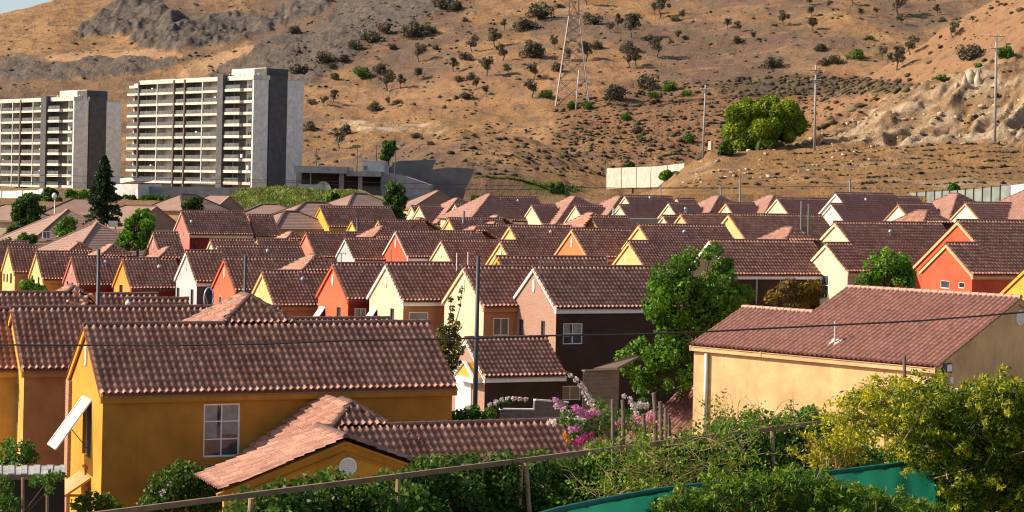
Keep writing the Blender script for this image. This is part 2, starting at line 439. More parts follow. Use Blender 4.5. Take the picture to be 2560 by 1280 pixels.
    def loc_holes(lst, face, x_or_y, y0=0.):
        out = []
        for q in lst:
            if face == 'G':
                a = hit(q[0], q[3], (1, 0, 0), x_or_y); b = hit(q[2], q[1], (1, 0, 0), x_or_y)
                ya, yb = max(a.y, b.y), min(a.y, b.y); zs = sorted((a.z, b.z)); out.append((y0 - ya, zs[0] - z0, y0 - yb, zs[1] - z0))
            else:
                a = hit(q[0], q[3], (0, 1, 0), x_or_y); b = hit(q[2], q[1], (0, 1, 0), x_or_y); zs = sorted((a.z, b.z)); out.append((a.x - y0, zs[0] - z0, b.x - y0, zs[1] - z0))
        return out
    gw = MB(); fw_ = MB()
    ug, ng = Vector((0, -1, 0)), Vector((-1, 0, 0))
    def gable(x, yc, w, zt, holes):
        """left gable wall: centre yc, width w, wall head zt"""
        wall_rect(gw, (x, yc + w / 2, z0), ug, w, zt - z0, holes, ng)
        gw.tri((x, yc + w / 2, zt), (x, yc - w / 2, zt), (x, yc, zt + w / 2 * tp - .03))
        tr = .24 if s > 30 else .2
        for sy in (-1, 1):
            e = yc + sy * (w / 2 + ov); ztop = zt + w / 2 * tp
            bgm = MB(); BGS.append(bgm); bgm.prism([(x - .11, yc, ztop - .02), (x - .11, e, ztop - (w / 2 + ov) * tp - .02), (x - .11, e, ztop - (w / 2 + ov) * tp - .02 - tr), (x - .11, yc, ztop - .02 - tr)], (.07, 0, 0))
    BGS = []
    HG = loc_holes(G, 'G', xw, W / 2)
    gable(xw, 0, W, zw, [] if ext else HG)
    if ext:
        hE = hr - dy * tp; zt = hE - We / 2 * tp
        HE = loc_holes(G, 'G', xl + xw, -dy + We / 2); gable(xl + xw, -dy, We, zt, HE)
        HG = HE
    HF = loc_holes(Fw, 'F', -W / 2, xl + xw)
    wall_rect(fw_, (xl + xw, -W / 2, z0), (1, 0, 0), L - xl - 2 * xw, hh, HF, (0, -1, 0))
    xr = L - xw
    gw2 = MB(); gw2.quad((xr, -W / 2, z0), (xr, W / 2, z0), (xr, W / 2, zw), (xr, -W / 2, zw)); gw2.tri((xr, -W / 2, zw), (xr, W / 2, zw), (xr, 0, hr - .03))
    gw2.quad((xr, W / 2, z0), (xl + xw, W / 2, z0), (xl + xw, W / 2, zw), (xr, W / 2, zw))
    if side == wall:
        for k in (fw_, gw2): gw.add(k.v, k.f)
        gw.build('wall', paint(wall) if isinstance(wall, str) else wall, R)
    else:
        gw.build('gable_wall', paint(wall) if isinstance(wall, str) else wall, R)
        fw_.add(gw2.v, gw2.f); fw_.build('wall', paint(side) if isinstance(side, str) else side, R)
    tm = WHITE if trim == 'whitetrim' else paint(trim)
    for sy in (-1, 1):
        bgm = MB(); BGS.append(bgm); bgm.prism([(xr + .05, 0, hr - .02), (xr + .05, sy * ye, ze - .02), (xr + .05, sy * ye, ze - .26), (xr + .05, 0, hr - .26)], (.07, 0, 0))
    for bgm in BGS: bgm.build('bargeboard', tm, R)
    if fascia:
        f = MB(); fh = .24
        f.box(xl + .04, -ye + .03, ze - fh - .02, L - .04, -ye + .09, ze - .03)
        f.box(xl + .04, -ye + .0901, ze - fh - .02, L - .04, -W / 2 - .002, ze - fh + .05)
        f.build('fascia', WHITE if trim == 'whitetrim' else paint(side if trim == wall else trim) , R)
    # --- openings
    for i, (q, hq) in enumerate(zip(G, HG)):
        o = dict(q[4]) if len(q) > 4 else {}
        xx = (xl + xw) if ext else xw; yy = (-dy + We / 2) if ext else W / 2
        window(R, (xx, yy - hq[0], hq[1] + z0), (0, -1, 0), hq[2] - hq[0], hq[3] - hq[1], (-1, 0, 0), **{'nx': 1, **o})
    for q, hq in zip(Fw, HF):
        o = dict(q[4]) if len(q) > 4 else {}
        window(R, (xl + xw + hq[0], -W / 2, hq[1] + z0), (1, 0, 0), hq[2] - hq[0], hq[3] - hq[1], (0, -1, 0), **o)
    if vent:
        if ext: vent_disc(R, (xl + xw, -dy, hr - dy * tp - 1.0), (0, -1, 0), (-1, 0, 0), .15, .36)
        else: vent_disc(R, (xw, 0, hr - 1.05), (0, -1, 0), (-1, 0, 0), .15, .38)
    for qx, qy, kind in vents:
        p = hit(qx, qy, (0, -tp, 1), hr); v = MB()
        if kind == 'cowl':
            v.lathe(p + Vector((0, 0, -.1)), [(.08, 0), (.08, .3), (.12, .32), (.16, .42), (.12, .54), (.04, .6)], 10); v.build('roof_vent', GALV, R)
        elif kind == 'pipe':
            v.lathe(p + Vector((0, 0, -.1)), [(.06, 0), (.06, 1.1)], 8); v.box(p.x - .22, p.y - .2, p.z - .12, p.x + .22, p.y + .2, p.z + .02); v.build('vent_pipe', flat('pipe_pink_grey', (.42, .33, .29)), R)
        elif kind == 'flue':
            v.lathe(p + Vector((0, 0, -.1)), [(.11, 0), (.11, 2.6), (.14, 2.62), (.14, 2.75)], 10); v.build('flue_pipe', STEEL, R)
        else:
            v.lathe(p + Vector((0, 0, -.1)), [(.1, 0), (.12, .3), (.02, .42)], 8); v.build('roof_vent', WHITE, R)
    return H

def hip_house(label, px, py, s, w, d, ridge=0., th=24., wall='beige', tile=None, z_eave=2.9, pitch=27., name='bungalow', group='older bungalows with hipped roofs', gable_r=False, Fw=(), white=False):
    """single-storey house with a hipped (or half gabled) roof whose peak shows at photo pixel (px,py)"""
    D = F / s; A = P(px, py, D); t_ = math.radians(th); tp = math.tan(math.radians(pitch)); ct, st = math.cos(t_), math.sin(t_)
    rise = d / 2 * tp; base = Vector((A.x, A.y, A.z - rise - z_eave)); R = empty(name, base, t_); tag(R, label, 'house', group)
    tile = tile or TILEO; z1 = z_eave + rise
    hw = w / 2; hd = d / 2; x0 = -min(hw, hd) if ridge <= 0 else -(hd)
    xl, xr = -hd, ridge + (0.0 if gable_r else hd)    # ridge runs from x=0 to x=ridge
    sh = MB(); hw_ = hd
    sh.add([(0, 0, z1), (ridge, 0, z1), (xr, -hd, z_eave), (xl, -hd, z_eave), (xr, hd, z_eave), (xl, hd, z_eave)], [(0, 3, 2, 1), (1, 2, 4), (0, 1, 4, 5), (0, 5, 3)])
    for q in ((xl, -hd, xr, -hd), (xl, hd, xr, hd), (xl, -hd, xl, hd)):
        sh.bar((q[0], q[1], z_eave - .06), (q[2], q[3], z_eave - .06), .1, .14)
    rf = sh.build('roof', OLDR, R)
    c = MB()
    ends = [((0, 0, z1), (xl, -hd, z_eave)), ((0, 0, z1), (xl, hd, z_eave))] + ([] if gable_r else [((ridge, 0, z1), (xr, -hd, z_eave)), ((ridge, 0, z1), (xr, hd, z_eave))])
    for a, b in ends: c.bar(Vector(a) + Vector((0, 0, .04)), Vector(b) + Vector((0, 0, .04)), .26, .1)
    if ridge > .3: c.bar((0, 0, z1 + .04), (ridge, 0, z1 + .04), .26, .1)
    c.build('ridge_cap', CAPP if white else CAPM, rf)
    m = MB(); i = .35
    m.box(xl + i, -hd + i, -2, xr - (0.02 if gable_r else i), hd - i, z_eave - .02)
    if gable_r: m.prism([(xr - .3, -hd + i, z_eave - .1), (xr - .3, hd - i, z_eave - .1), (xr - .3, 0, z1 - .12)], (.28, 0, 0))
    m.build('wall', paint(wall), R)
    f = MB(); f.box(xl + .05, -hd + .03, z_eave - .3, xr - .05, -hd + .09, z_eave - .08); f.build('fascia', paint('tan') if not white else WHITE, R)
    if gable_r:
        bb = MB()
        for sy in (-1, 1): bb.bar((xr + .05, 0, z1 - .02), (xr + .05, sy * hd, z_eave - .02), .08, .22, (1, 0, 0))
        bb.build('bargeboard', CAPP, R)
    inv = lambda v: Vector((ct * v.x + st * v.y, -st * v.x + ct * v.y, v.z)); C0 = inv(Vector((0, 0, CAMZ)) - base)
    for q in Fw:
        def hit(a, b):
            r = inv(ray(a, b)); return C0 + r * ((-hd + i - C0.y) / r.y)
        a, b = hit(q[0], q[3]), hit(q[2], q[1])
        window(R, (a.x, -hd + i - .11, min(a.z, b.z)), (1, 0, 0), b.x - a.x, abs(b.z - a.z), (0, -1, 0), nx=2, glass=GLASSB)
    return R
def old_roof():
    m = bpy.data.materials.new('roof_old_flat'); t, b, new, link = nt(m); v = coord(t)
    n1 = noise(t, .6, 5, .65, v); n2 = noise(t, 7, 4, .7, v)
    col = mix(t, (.27, .155, .115), (.35, .215, .165), rng_(t, n1, .3, .7)); col = mix(t, col, (.2, .12, .095), rng_(t, n2, .5, .8, 0, .6))
    w = new('ShaderNodeTexWave'); w.wave_type = 'BANDS'; w.bands_direction = 'Z'; w.inputs['Scale'].default_value = 2.1; link(v, w.inputs['Vector'])
    col = mix(t, col, (.16, .09, .07), rng_(t, w.outputs['Fac'], .0, .35, .5, 0)); link(col, b.inputs['Base Color']); b.inputs['Roughness'].default_value = .8
    bump(t, b, w.outputs['Fac'], .6, .05); return m
OLDR = old_roof()
# ================================================================== the houses
hs = {}
def add(key, *a, **k): hs[key] = house(*a, **k); return hs[key]
o1 = dict(nx=1, frame=WHITE); ind = dict(nx=1, frame=flat('dark_frame', (.06, .05, .045)))
# ---- nearest: mustard house
N1 = add('N1', 'big mustard house with open hinged window in its gable end, nearest of all', 207, 815, 1072, 'mustard', side='mustard_shade', s=70, wing=(625, 743),
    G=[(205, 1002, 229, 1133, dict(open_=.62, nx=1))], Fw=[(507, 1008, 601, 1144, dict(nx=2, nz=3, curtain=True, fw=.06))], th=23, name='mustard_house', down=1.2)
# ---- houses just behind it
N2 = add('N2', 'ochre yellow house with one narrow slot window, directly behind the mustard house', 25, 772, 700, 'ochre', side='side_shade', s=63, th=22, vent=False, G=[(30, 958, 47, 1050, o1)], down=1.6, cap=CAPM)
add('N0', 'tiled house cut by the picture edge beside the ochre yellow house', -62, 775, 0, 'ochre', s=62, vent=False, L=6.5, th=22)
add('N3', 'low tiled roof peeping over the mustard house ridge in front of the red gable', 700, 800, 972, 'tan', s=58, th=22, vent=False, hr=6)
add('M0', 'house with salmon hip ridge tiles and lumber lying on its roof behind the ochre house', -90, 735, 205, 'ochre', s=56, vent=False, wing=(186, 727), th=22)
add('M1', 'long low brown roof beside the dark lamp pole, in front of the orange gable', 238, 738, 395, 'tan', s=55, vent=False, th=22, hr=6.3)
add('M2', 'lowest brown roof with a white roof vent in front of the pale grey gable', 312, 750, 470, 'tan', s=56, vent=False, th=21, hr=6, vents=[(320, 768, 'vent')], fine=True)
# ---- brick house row
add('B1', 'brick gabled house with white bargeboards and dark brown long wall', 1330, 668, 1668, BRICK, side='umber', trim='whitetrim', s=44, G=[(1297, 799, 1309, 838, ind), (1352, 803, 1363, 841, ind)],
    Fw=[(1407, 808, 1457, 861, dict(nx=2, nz=2, curtain=True)), (1399, 964, 1452, 1001, dict(nx=2, nz=1))], down=1)
add('R2a', 'pale yellow gabled house beside the brick house, tall weedy shrub before it', 1155, 668, 1322, 'cream', side='side_shade', s=42.5, Fw=[(1233, 795, 1273, 839, dict(nx=2))], trim='cream')
add('R2b', 'cream house with white bargeboards and an open hinged window beside the orange-red house', 961, 659, 1152, 'cream', side='side_shade', trim='whitetrim', s=40.5, G=[(975, 772, 986, 812, ind), (930, 772, 943, 808, dict(open_=.6))], Fw=[(1022, 780, 1071, 818, dict(nx=1, nz=2, glass=GLASSB))])
add('R2c', 'orange-red gabled house with dark red long wall and an open hinged window', 828, 660, 955, 'coral', side='darkred', s=38.6, G=[(841, 769, 852, 806, ind), (800, 769, 813, 803, dict(open_=.6))], Fw=[(886, 771, 916, 808, dict(nx=2, curtain=True))])
add('R2d', 'yellow gabled house with its long wall tinted brown for shade beside the orange-red house', 652, 679, 815, 'yellow', side='side_shade', s=37, wing=(823, 640), vent=False, vents=[(757, 710, 'cowl')])
add('R2e', 'brick-red gabled house with a dish beside it, beyond the mustard house hip', 557, 646, 765, 'coral', side='maroon', s=35.2, G=[(545, 740, 553, 766, o1)])
add('R2f', 'pale grey gabled house with dark slate long wall and two slot windows', 462, 628, 556, 'grey', side='slate', trim='whitetrim', s=33.8, G=[(441, 720, 449, 752, ind), (476, 724, 484, 762, ind)])
add('R2g', 'orange gabled house with dark red long wall and a salmon hip behind', 303, 647, 440, 'tangerine', side='maroon', s=32.5, G=[(298, 711, 307, 732, ind)], wing=(449, 621), vent=False, vents=[(397, 672, 'vent')])
add('R2h', 'pink gabled house with dark red long wall beside the dark lamp pole', 175, 642, 300, 'pink', side='maroon', s=31.2, G=[(166, 696, 171, 728, ind), (178, 698, 183, 730, ind)], wing=(314, 613), vents=[(264, 665, 'cowl')])
add('R2i', 'yellow gabled house with ochre long wall next to the pink house', 88, 630, 232, 'yellow', side='ochre', s=30.1, G=[(78, 686, 83, 712, ind), (94, 687, 99, 715, ind)], vent=False, wing=(199, 608))
add('R2j', 'yellow gabled house with three small slot windows at the picture edge', 18, 616, 92, 'yellow', side='tan', s=29, G=[(8, 684, 12, 704, ind), (16, 685, 20, 705, ind), (25, 684, 30, 708, ind)], vent=False)
add('R2k', 'brown roof with no visible wall behind the yellow house at the picture edge', -40, 605, 72, 'ochre', s=28, vent=False)
# ---- third row
add('R3a', 'salmon pink gabled house behind the orange-red house', 762, 581, 928, 'salmon', s=27.7, vent=False, th=24)
add('R3b', 'small pale grey gable with white bargeboards behind the orange-red house', 860, 596, 978, 'grey', trim='whitetrim', s=28.4, W=5, wing=(996, 568))
add('R3c', 'vivid red gabled house with white bargeboards, white pill vent and dark pipe', 986, 578, 1205, 'red', trim='whitetrim', s=29, wing=(1246, 569))
add('R3d', 'pale yellow gabled house with a slate pill vent beside the red white-trimmed house', 1100, 601, 1248, 'cream', s=29.8)
add('R3e', 'amber double-gabled house with two nested bargeboards behind the brick row', 1271, 565, 1428, 'yellow', ext=(1248, 603), s=30.6, vents=[(1376, 585, 'vent')])
add('R3x', 'low roof with amber bargeboard just above the brick house ridge', 1240, 643, 1514, 'amber', s=41, th=22, vent=False, hr=6.6)
add('R3f', 'orange gabled house with peach bargeboard and white pill vent', 1426, 573, 1576, 'orange', trim='trimpeach', s=31.6)
add('R3g', 'yellow double-gabled house with mustard long wall beside the big green tree', 1594, 562, 1812, 'yellow', side='mustard', ext=(1569, 604), s=32.3, vents=[(1711, 590, 'cowl')], vent=False)
add('R3h', 'dark brown walled house with white fascia and downpipe behind the big green tree', 1770, 601, 2032, 'umber', trim='whitetrim', s=35.5, wing=(1983, 571), vent=False, W=6.4, Fw=[(1950, 687, 1989, 716, dict(nx=2))], th=22)
add('R3i', 'cream double-gabled house with a tall window behind the round green tree', 2084, 556, 2352, 'pale', ext=(2061, 609), s=35, G=[(2050, 689, 2071, 737, dict(nx=1, nz=2))], side='beige', vent=False, vents=[(2226, 590, 'cowl')], wing=(2336, 529), th=26)
add('R3j', 'red-orange double-gabled house with peach bargeboards near the picture edge', 2391, 552, 2600, 'red', ext=(2363, 609), trim='trimpeach', s=38, G=[(2350, 702, 2373, 720, o1), (2395, 706, 2411, 720, o1)], vent=False, th=25)
add('R3k', 'amber house corner at the picture edge next to the red-orange house', 2592, 640, 2700, 'amber', s=42, vent=False, th=24, W=6.6)
# ---- small roofs between second and third rows
add('S1', 'short brown roof with white gable tip in front of the dark red long wall', 524, 599, 636, 'pale', s=29.5, vent=False)
add('S2', 'brown roof with a white vent above the brick-red house ridge', 540, 615, 752, 'pale', s=31, vent=False, vents=[(668, 632, 'vent')])
add('S3', 'brown roof with cream gable tip and salmon hip beside the salmon pink gable', 640, 599, 745, 'cream', s=27.6, vent=False, wing=(756, 582))
add('S4', 'small pink-red gable under the long red house', 380, 582, 445, 'pink', s=29.5, trim='cream', th=24)
# ---- fourth row
add('LR', 'long rose pink gabled house with cream bargeboards and wine red long wall', 451, 528, 612, 'pink', side='darkred', trim='cream', s=26, vent=False, vents=[(478, 558, 'vent')], Fw=[], G=[(446, 582, 449, 594, dict(nx=1, frame=WHITE)), (457, 581, 460, 593, dict(nx=1, frame=WHITE))])
add('R4a', 'amber gabled house with mustard long wall left of the dark columnar tree', 798, 516, 977, 'amber', side='ochre', s=23.5, vent=False)
add('R4s', 'small bright yellow gable beside the short black pole', 877, 552, 935, 'lemon', s=25, vent=False, W=5)
add('R4t', 'bright yellow gable tip with brown roof running to a salmon hip', 943, 552, 1062, 'lemon', s=25.5, vent=False, wing=(1096, 547), W=5)
add('R4b', 'amber gable tip beside the thin brown pole in the far rows', 1119, 546, 1256, 'yellow', s=26.3, wing=(1288, 541), vent=False)
add('R4c', 'tiny cream gable tip below the long far roof', 1193, 563, 1272, 'pale', s=26.9, vent=False, wing=(1246, 569), W=5)
add('R4d', 'pale yellow pair gable with fan light behind the low amber roof', 1046, 514, 1102, 'cream', s=20.5, vent=False, wing=(1146, 497), wmode='gable', tile=TILEP)
add('R4d2', 'narrow cream gable tucked beside the dark columnar tree', 1027, 515, 1060, 'pale', s=20, vent=False, L=6)
add('R4e', 'cream gable between two steep salmon roofs', 1136, 511, 1203, 'pale', s=21, vent=False, tile=TILEP)
add('R4f', 'cream double gable with a long brown roof and tiny vent in the far row', 1237, 492, 1343, 'pale', ext=(1224, 514), s=21.5, vent=False, vents=[(1294, 505, 'vent')], We=4.6, tile=TILEP, wing=(1233, 496), wmode='gable', wproj=2.2)
add('R4g', 'cream gable with a small arched window in the far row', 1327, 513, 1390, 'pale', s=22.1, vent=False, tile=TILEP, wing=(1440, 492), wmode='gable')
add('R4h', 'pale yellow gable with a short roof between two steep salmon roofs', 1436, 514, 1506, 'cream', s=22.7, vent=False, tile=TILEP, wing=(1553, 492), wmode='gable')
add('R4i', 'cream gable, wall just below the grey parapet, left of a grey pole', 1474, 541, 1570, 'yellow', s=27.8, vent=False, W=5, wing=(1428, 541))
add('R4j', 'long-roofed double-gabled cream house with blue roof vent below the dirt bank', 1560, 490, 1679, 'pale', ext=(1547, 513), s=23.4, vent=False, vents=[(1625, 502, 'cowl')], tile=TILEP, We=4.8)
add('R4k', 'cream gable with a short brown roof next to a salmon cross roof', 1669, 508, 1744, 'pale', s=24, vent=False, tile=TILEP, wing=(1800, 491), wmode='gable')
add('R4l', 'orange-trimmed small gable in front of the far row', 1699, 535, 1830, 'trimpeach', s=29.4, vent=False, vents=[(1714, 532, 'cowl')])
add('R4l2', 'tiny cream gable beside the grey parapet', 1655, 540, 1700, 'cream', s=27.5, vent=False, W=5)
add('R4m', 'yellow gable whose long tiled roof carries two tall flue pipes', 1818, 536, 2054, 'yellow', s=30.3, vent=False, vents=[(2003, 583, 'flue'), (2021, 590, 'flue')])
add('R4n', 'cream gable with ochre bargeboard below the far poles', 1812, 508, 1886, 'pale', s=24.75, vent=False, tile=TILEP, trim='trimpeach', wing=(1936, 490), wmode='gable')
add('R4o', 'pale cream gable with long roof and dark flue box in the far row', 1940, 496, 2076, 'pale', s=25.5, vent=False, tile=TILEP)
add('R4p', 'ivory double gable with white bargeboard in the far row', 2087, 483, 2234, 'ivory', ext=(2075, 510), trim='whitetrim', s=26.3, vent=False, vents=[(2164, 503, 'vent')], tile=TILEP, We=5.2)
add('R4q', 'sunlit ivory gable with brown bargeboard beside a salmon roof', 2243, 510, 2331, 'ivory', s=27.2, vent=False, tile=TILEP, wing=(2396, 486), wmode='gable', trim='tan')
add('R4r', 'ivory gable with peach bargeboard before the grey panel fence', 2411, 507, 2528, 'ivory', s=28.1, vent=False, tile=TILEP, trim='trimpeach', wing=(2582, 478), wmode='gable', wproj=2.4)
add('R4u', 'short brown roof end in front of the grey panel fence', 2236, 493, 2295, 'pale', s=24.5, vent=False, tile=TILEP)
add('R4v', 'short brown roof end on the dirt bank beyond the blue roof vent', 1690, 497, 1736, 'pale', s=22, vent=False, tile=TILEP)
# parapet wall of a flat roof between the rows
fl = MB()
a = P(1484, 545, F/24.5); dv = Vector((math.cos(.42), math.sin(.42), 0)); L_ = 9.2
fl.prism([a, a + dv * L_, a + dv * L_ - Vector((0, 0, 8)), a - Vector((0, 0, 8))], Vector((-.41, .91, 0)) * 4)
o = fl.build('flat_roof_block', flat('parapet_grey', (.20, .185, .165), .9)); tag(o, 'grey parapet wall of a flat-roofed block between cream gables', 'building')

# ---- older hipped bungalows
hip_house('pyramid-roofed bungalow with lavender gutter and a blue window', 169, 523, 24, 11, 11, 0, 30, 'beige', pitch=30, Fw=[(106, 578, 125, 596)], white=True)
hip_house('brown pyramid roof with a pale hip ridge beside the street lamp', 240, 556, 26.5, 9.5, 9.5, 0, 38, 'beige', pitch=33, white=True)
hip_house('bungalow with long pinkish roof and shaded cream gable end behind the yellow-green tree', 316, 513, 22.5, 14, 10, 4.2, -30, 'beige', pitch=27, gable_r=True)
hip_house('flattish pink roof behind the dark conifer', 181, 497, 18.5, 12, 9, 1.6, 12, 'beige', pitch=25)
hip_house('brown bungalow roof at the picture edge by the white boundary wall', 12, 512, 20, 9, 8, 2., -20, 'beige', pitch=25)
hip_house('pale bungalow gable with a central post behind the rounded green bush', 450, 486, 19, 8, 7, 3, 60, 'tan', pitch=30)
hip_house('pink-roofed bungalow with pinkish gable and tiny dark window', 524, 488, 18.5, 8, 7, 3.4, -32, 'salmon', pitch=30, gable_r=True)
add('LR2', 'lower dark roof with white verge joined to the end of the long rose pink house', 618, 538, 682, 'darkred', s=25.5, vent=False, trim='cream', W=5.6, hr=6)
hip_house('dark brown hipped roof left of the amber house', 762, 506, 21, 7, 7, 2.6, 28, 'beige', pitch=27)
hip_house('brown hipped roof under the grassy bank', 712, 528, 23.5, 7, 7, 1.5, 40, 'beige', pitch=27)
hip_house('half-timbered bungalow with peach gable at the foot of the grey villa', 884, 484, 17.5, 9, 8, 2.2, 40, 'trimpeach', pitch=28)
hip_house('peach-gabled bungalow under the tower shadow', 1088, 476, 17, 11, 9, 1, -60, 'trimpeach', pitch=30, gable_r=True)
hip_house('low brown roof on the grassy bank edge', 655, 511, 20, 9, 7, 2, 10, 'beige', pitch=22)

# ---- peach house with long sunlit wall
RH = add('RH', 'large peach house with long sunlit blank wall and shaded gable end', 2116, 719, 2552, 'peach', side='peach', ext=(1856, 769), s=51.2, th=-45, pitch=22.5, Wtot=13.2, vent=False, hr=6.6, name='peach_house', cap=CAPP, fine=True, tile=TILER, trim='peach', down=2.5, tshape=dict(ns=6, tw=.27, roll=.10, step=.04))
# ================================================================== ground and hills
def vnoise(x, y, seed):
    """smooth value noise on arrays"""
    xi = np.floor(x).astype(np.int64); yi = np.floor(y).astype(np.int64); fx = x - xi; fy = y - yi
    fx = fx*fx*fx*(fx*(fx*6-15)+10); fy = fy*fy*fy*(fy*(fy*6-15)+10)
    def h(a, b):
        n = (a * 374761393 + b * 668265263 + seed * 1442695041) & 0x7fffffff
        n = ((n ^ (n >> 13)) * 1274126177) & 0x7fffffff
        return ((n ^ (n >> 16)) & 0xffff) / 65535. * 2 - 1
    a, b, c, d = h(xi, yi), h(xi+1, yi), h(xi, yi+1), h(xi+1, yi+1)
    return (a*(1-fx)+b*fx)*(1-fy) + (c*(1-fx)+d*fx)*fy
def fbm(x, y, s, seed, o=4, g=.5):
    r = 0; a = 1; t = 0
    for i in range(o):
        r = r + a * vnoise(x / s + 17.3*i, y / s - 9.1*i, seed + i); t += a; a *= g; s /= 2.03
    return r / t
def ridged(x, y, s, seed, o=3):
    r = 0; a = 1; t = 0
    for i in range(o):
        r = r + a * (1 - 2*np.abs(vnoise(x / s + 5.3*i, y / s + 3.1*i, seed + i))); t += a; a *= .5; s /= 2.1
    return r / t
def sstep(a, b, v): t = np.clip((v - a) / (b - a), 0, 1); return t*t*(3-2*t)
def pxof(x, y): return CX + F * x / y            # unrolled column
def upl(pts):
    q = [unroll(*p) for p in pts]; return np.array([CX + a for a, b in q]), np.array([b for a, b in q])
RX0 = P(290, 1280, 29.5); RX1 = P(2140, 1045, 44.)
rd = Vector((RX1.x - RX0.x, RX1.y - RX0.y)).normalized(); rn = Vector((-rd.y, rd.x))
if rn.y < 0: rn = -rn
RAILZ = 7.1
def base_g(x, y):
    g = np.interp(y, [0, 70, 125, 167, 294, 400, 476, 560, 2000], [-.6, -.6, -.6, .4, 3.0, 6.6, 8.2, 9.4, 9.4])
    g = g + np.clip(x - 8, 0, 60) * .05 * sstep(60, 200, y) * (1 - .5 * sstep(350, 420, y))
    sd = (x - RX0.x) * rn.x + (y - RX0.y) * rn.y
    bank = 5.75 - np.clip(sd - .9, 0, 9) * .95
    return np.where(y < 90, np.maximum(g, bank), g)
T_ = np.array([300, 480, 560, 610, 640, 700, 760, 850, 950, 1050, 1200, 1500.])
Z_ = np.array([6, 8.4, 9.6, 12.5, 19, 33, 49, 77, 107, 141, 190, 260.])
S2 = upl([(1900, 330), (2000, 268), (2100, 228), (2230, 152), (2330, 96), (2450, 22), (2560, -45), (2800, -200)])
S3 = upl([(1500, 470), (1640, 448), (1700, 430), (1800, 388), (1900, 372), (2030, 345), (2110, 300), (2240, 235), (2400, 190), (2470, 160), (2560, 130), (2800, 60)])
SB = upl([(1500, 500), (1650, 462), (1690, 440), (1757, 392), (2037, 374), (2200, 368), (2487, 357), (2800, 345)])
S4 = upl([(560, 540), (760, 455), (900, 395), (1020, 350), (1150, 335), (1280, 345), (1400, 375), (1500, 405), (1640, 450), (1800, 520)])
def zb(dy, d): return CAMZ - dy / F * d
def hill(x, y):
    u = pxof(x, y)
    t = y + .30 * x
    t = t + 9 * fbm(x, y, 150, 3, 3) * sstep(560, 700, y)
    z = np.interp(t, T_, Z_)
    cap = 89 + (x + 258) * .26 + np.maximum(0, x + 205) * .9
    z = np.where(z > cap, cap + (z - cap) * .04, z)
    up = sstep(600, 720, t)
    z = z + up * (3.2 * fbm(x, y, 70, 21, 4) + 2.2 * ridged(x + y*.3, y*.5, 46, 31, 3))
    # low eroded dirt mounds at the foot
    m = sstep(540, 580, y) * (1 - sstep(650, 720, y)) * sstep(-60, -30, x)
    z = z + m * (2.6 * ridged(x, y, 34, 41, 3) + 1.6 * fbm(x, y, 12, 47, 3))
    u4 = u + 90 * fbm(x, y, 45, 45, 3); z4 = zb(np.interp(u4, *S4), 600) - np.where(y < 600, (600 - y) * .17, (y - 600) * .04) + .8*fbm(x, y, 14, 49, 3) + 1.2*ridged(x, y, 30, 50, 3)
    z = np.maximum(z, np.where((y > 520) & (y < 680), z4, -99))
    # second spur
    zc = zb(np.interp(u, *S2), 620); z2 = zc - np.where(y < 620, (620 - y) * .36, (y - 620) * .5) + 1.6 * fbm(x, y, 40, 51, 4)
    z = np.maximum(z, np.where(u > 1880, z2, -99))
    # near rocky cut
    zc = zb(np.interp(u, *S3), 432); zbn = zb(np.interp(u, *SB), 394); zbase = 11.2 + np.clip(x, 0, 100) * .012
    zbn = np.minimum(zbn, zc - .2)
    up3 = sstep(1600, 1700, u)
    zf = np.where(y > 432, zc - (y - 432) * .55, np.where(y > 398, zbn + (zc - zbn) * sstep(394, 434, y), np.where(y > 392, zbn, zbase + (zbn - zbase) * np.clip((y - 366) / 26, 0, 1))))
    n3 = np.where((y > 398), 1.3 * ridged(x - .75*y, y*.22, 9, 61, 3) + .8 * ridged(x - .6*y + 2*fbm(x, y, 9, 62, 2), y*.35, 4.2, 64, 2) + .8 * fbm(x, y, 3.2, 63, 3), .7 * fbm(x, y, 7, 65, 4) + .5 * ridged(x + y, y*.5, 9, 66, 3))
    zf = zf + n3 * sstep(368, 376, y) * np.clip((zc - 12) / 8, 0, 1)
    z = np.maximum(z, np.where((u > 1590) & (y > 362), zf * up3 + (1 - up3) * (zf - 3), -99))
    # fine relief everywhere: grazing steps, rills, tussocks
    z = z + sstep(420, 600, y) * (1.0 * ridged(x*.8 + y*.5, y*1.3, 17, 69, 3) + .75 * fbm(x, y, 9, 71, 3) + .3 * fbm(x, y, 3.2, 73, 2))
    return z
def ground_z(x, y):
    x = np.asarray(x, float); y = np.asarray(y, float)
    return np.where(y > 362, np.maximum(hill(x, y), base_g(x, np.minimum(y, 480)) - .4), base_g(x, y))
def drop(px, py, d0=362, d1=1150, step=1.0):
    """ground point seen at a photo pixel"""
    r = ray(px, py); d = np.arange(d0, d1, step); x = r.x * d; z = CAMZ + r.z * d
    g = ground_z(x, d); k = np.argmax(g > z)
    if not (g > z).any(): k = len(d) - 1
    return Vector((x[k], d[k], g[k]))
def inpoly(px, py, poly):
    r = np.zeros(px.shape, bool); n = len(poly)
    for i in range(n):
        x0, y0 = poly[i]; x1, y1 = poly[(i + 1) % n]
        c = ((y0 > py) != (y1 > py)) & (px < (x1 - x0) * (py - y0) / ((y1 - y0) or 1e-9) + x0); r ^= c
    return r

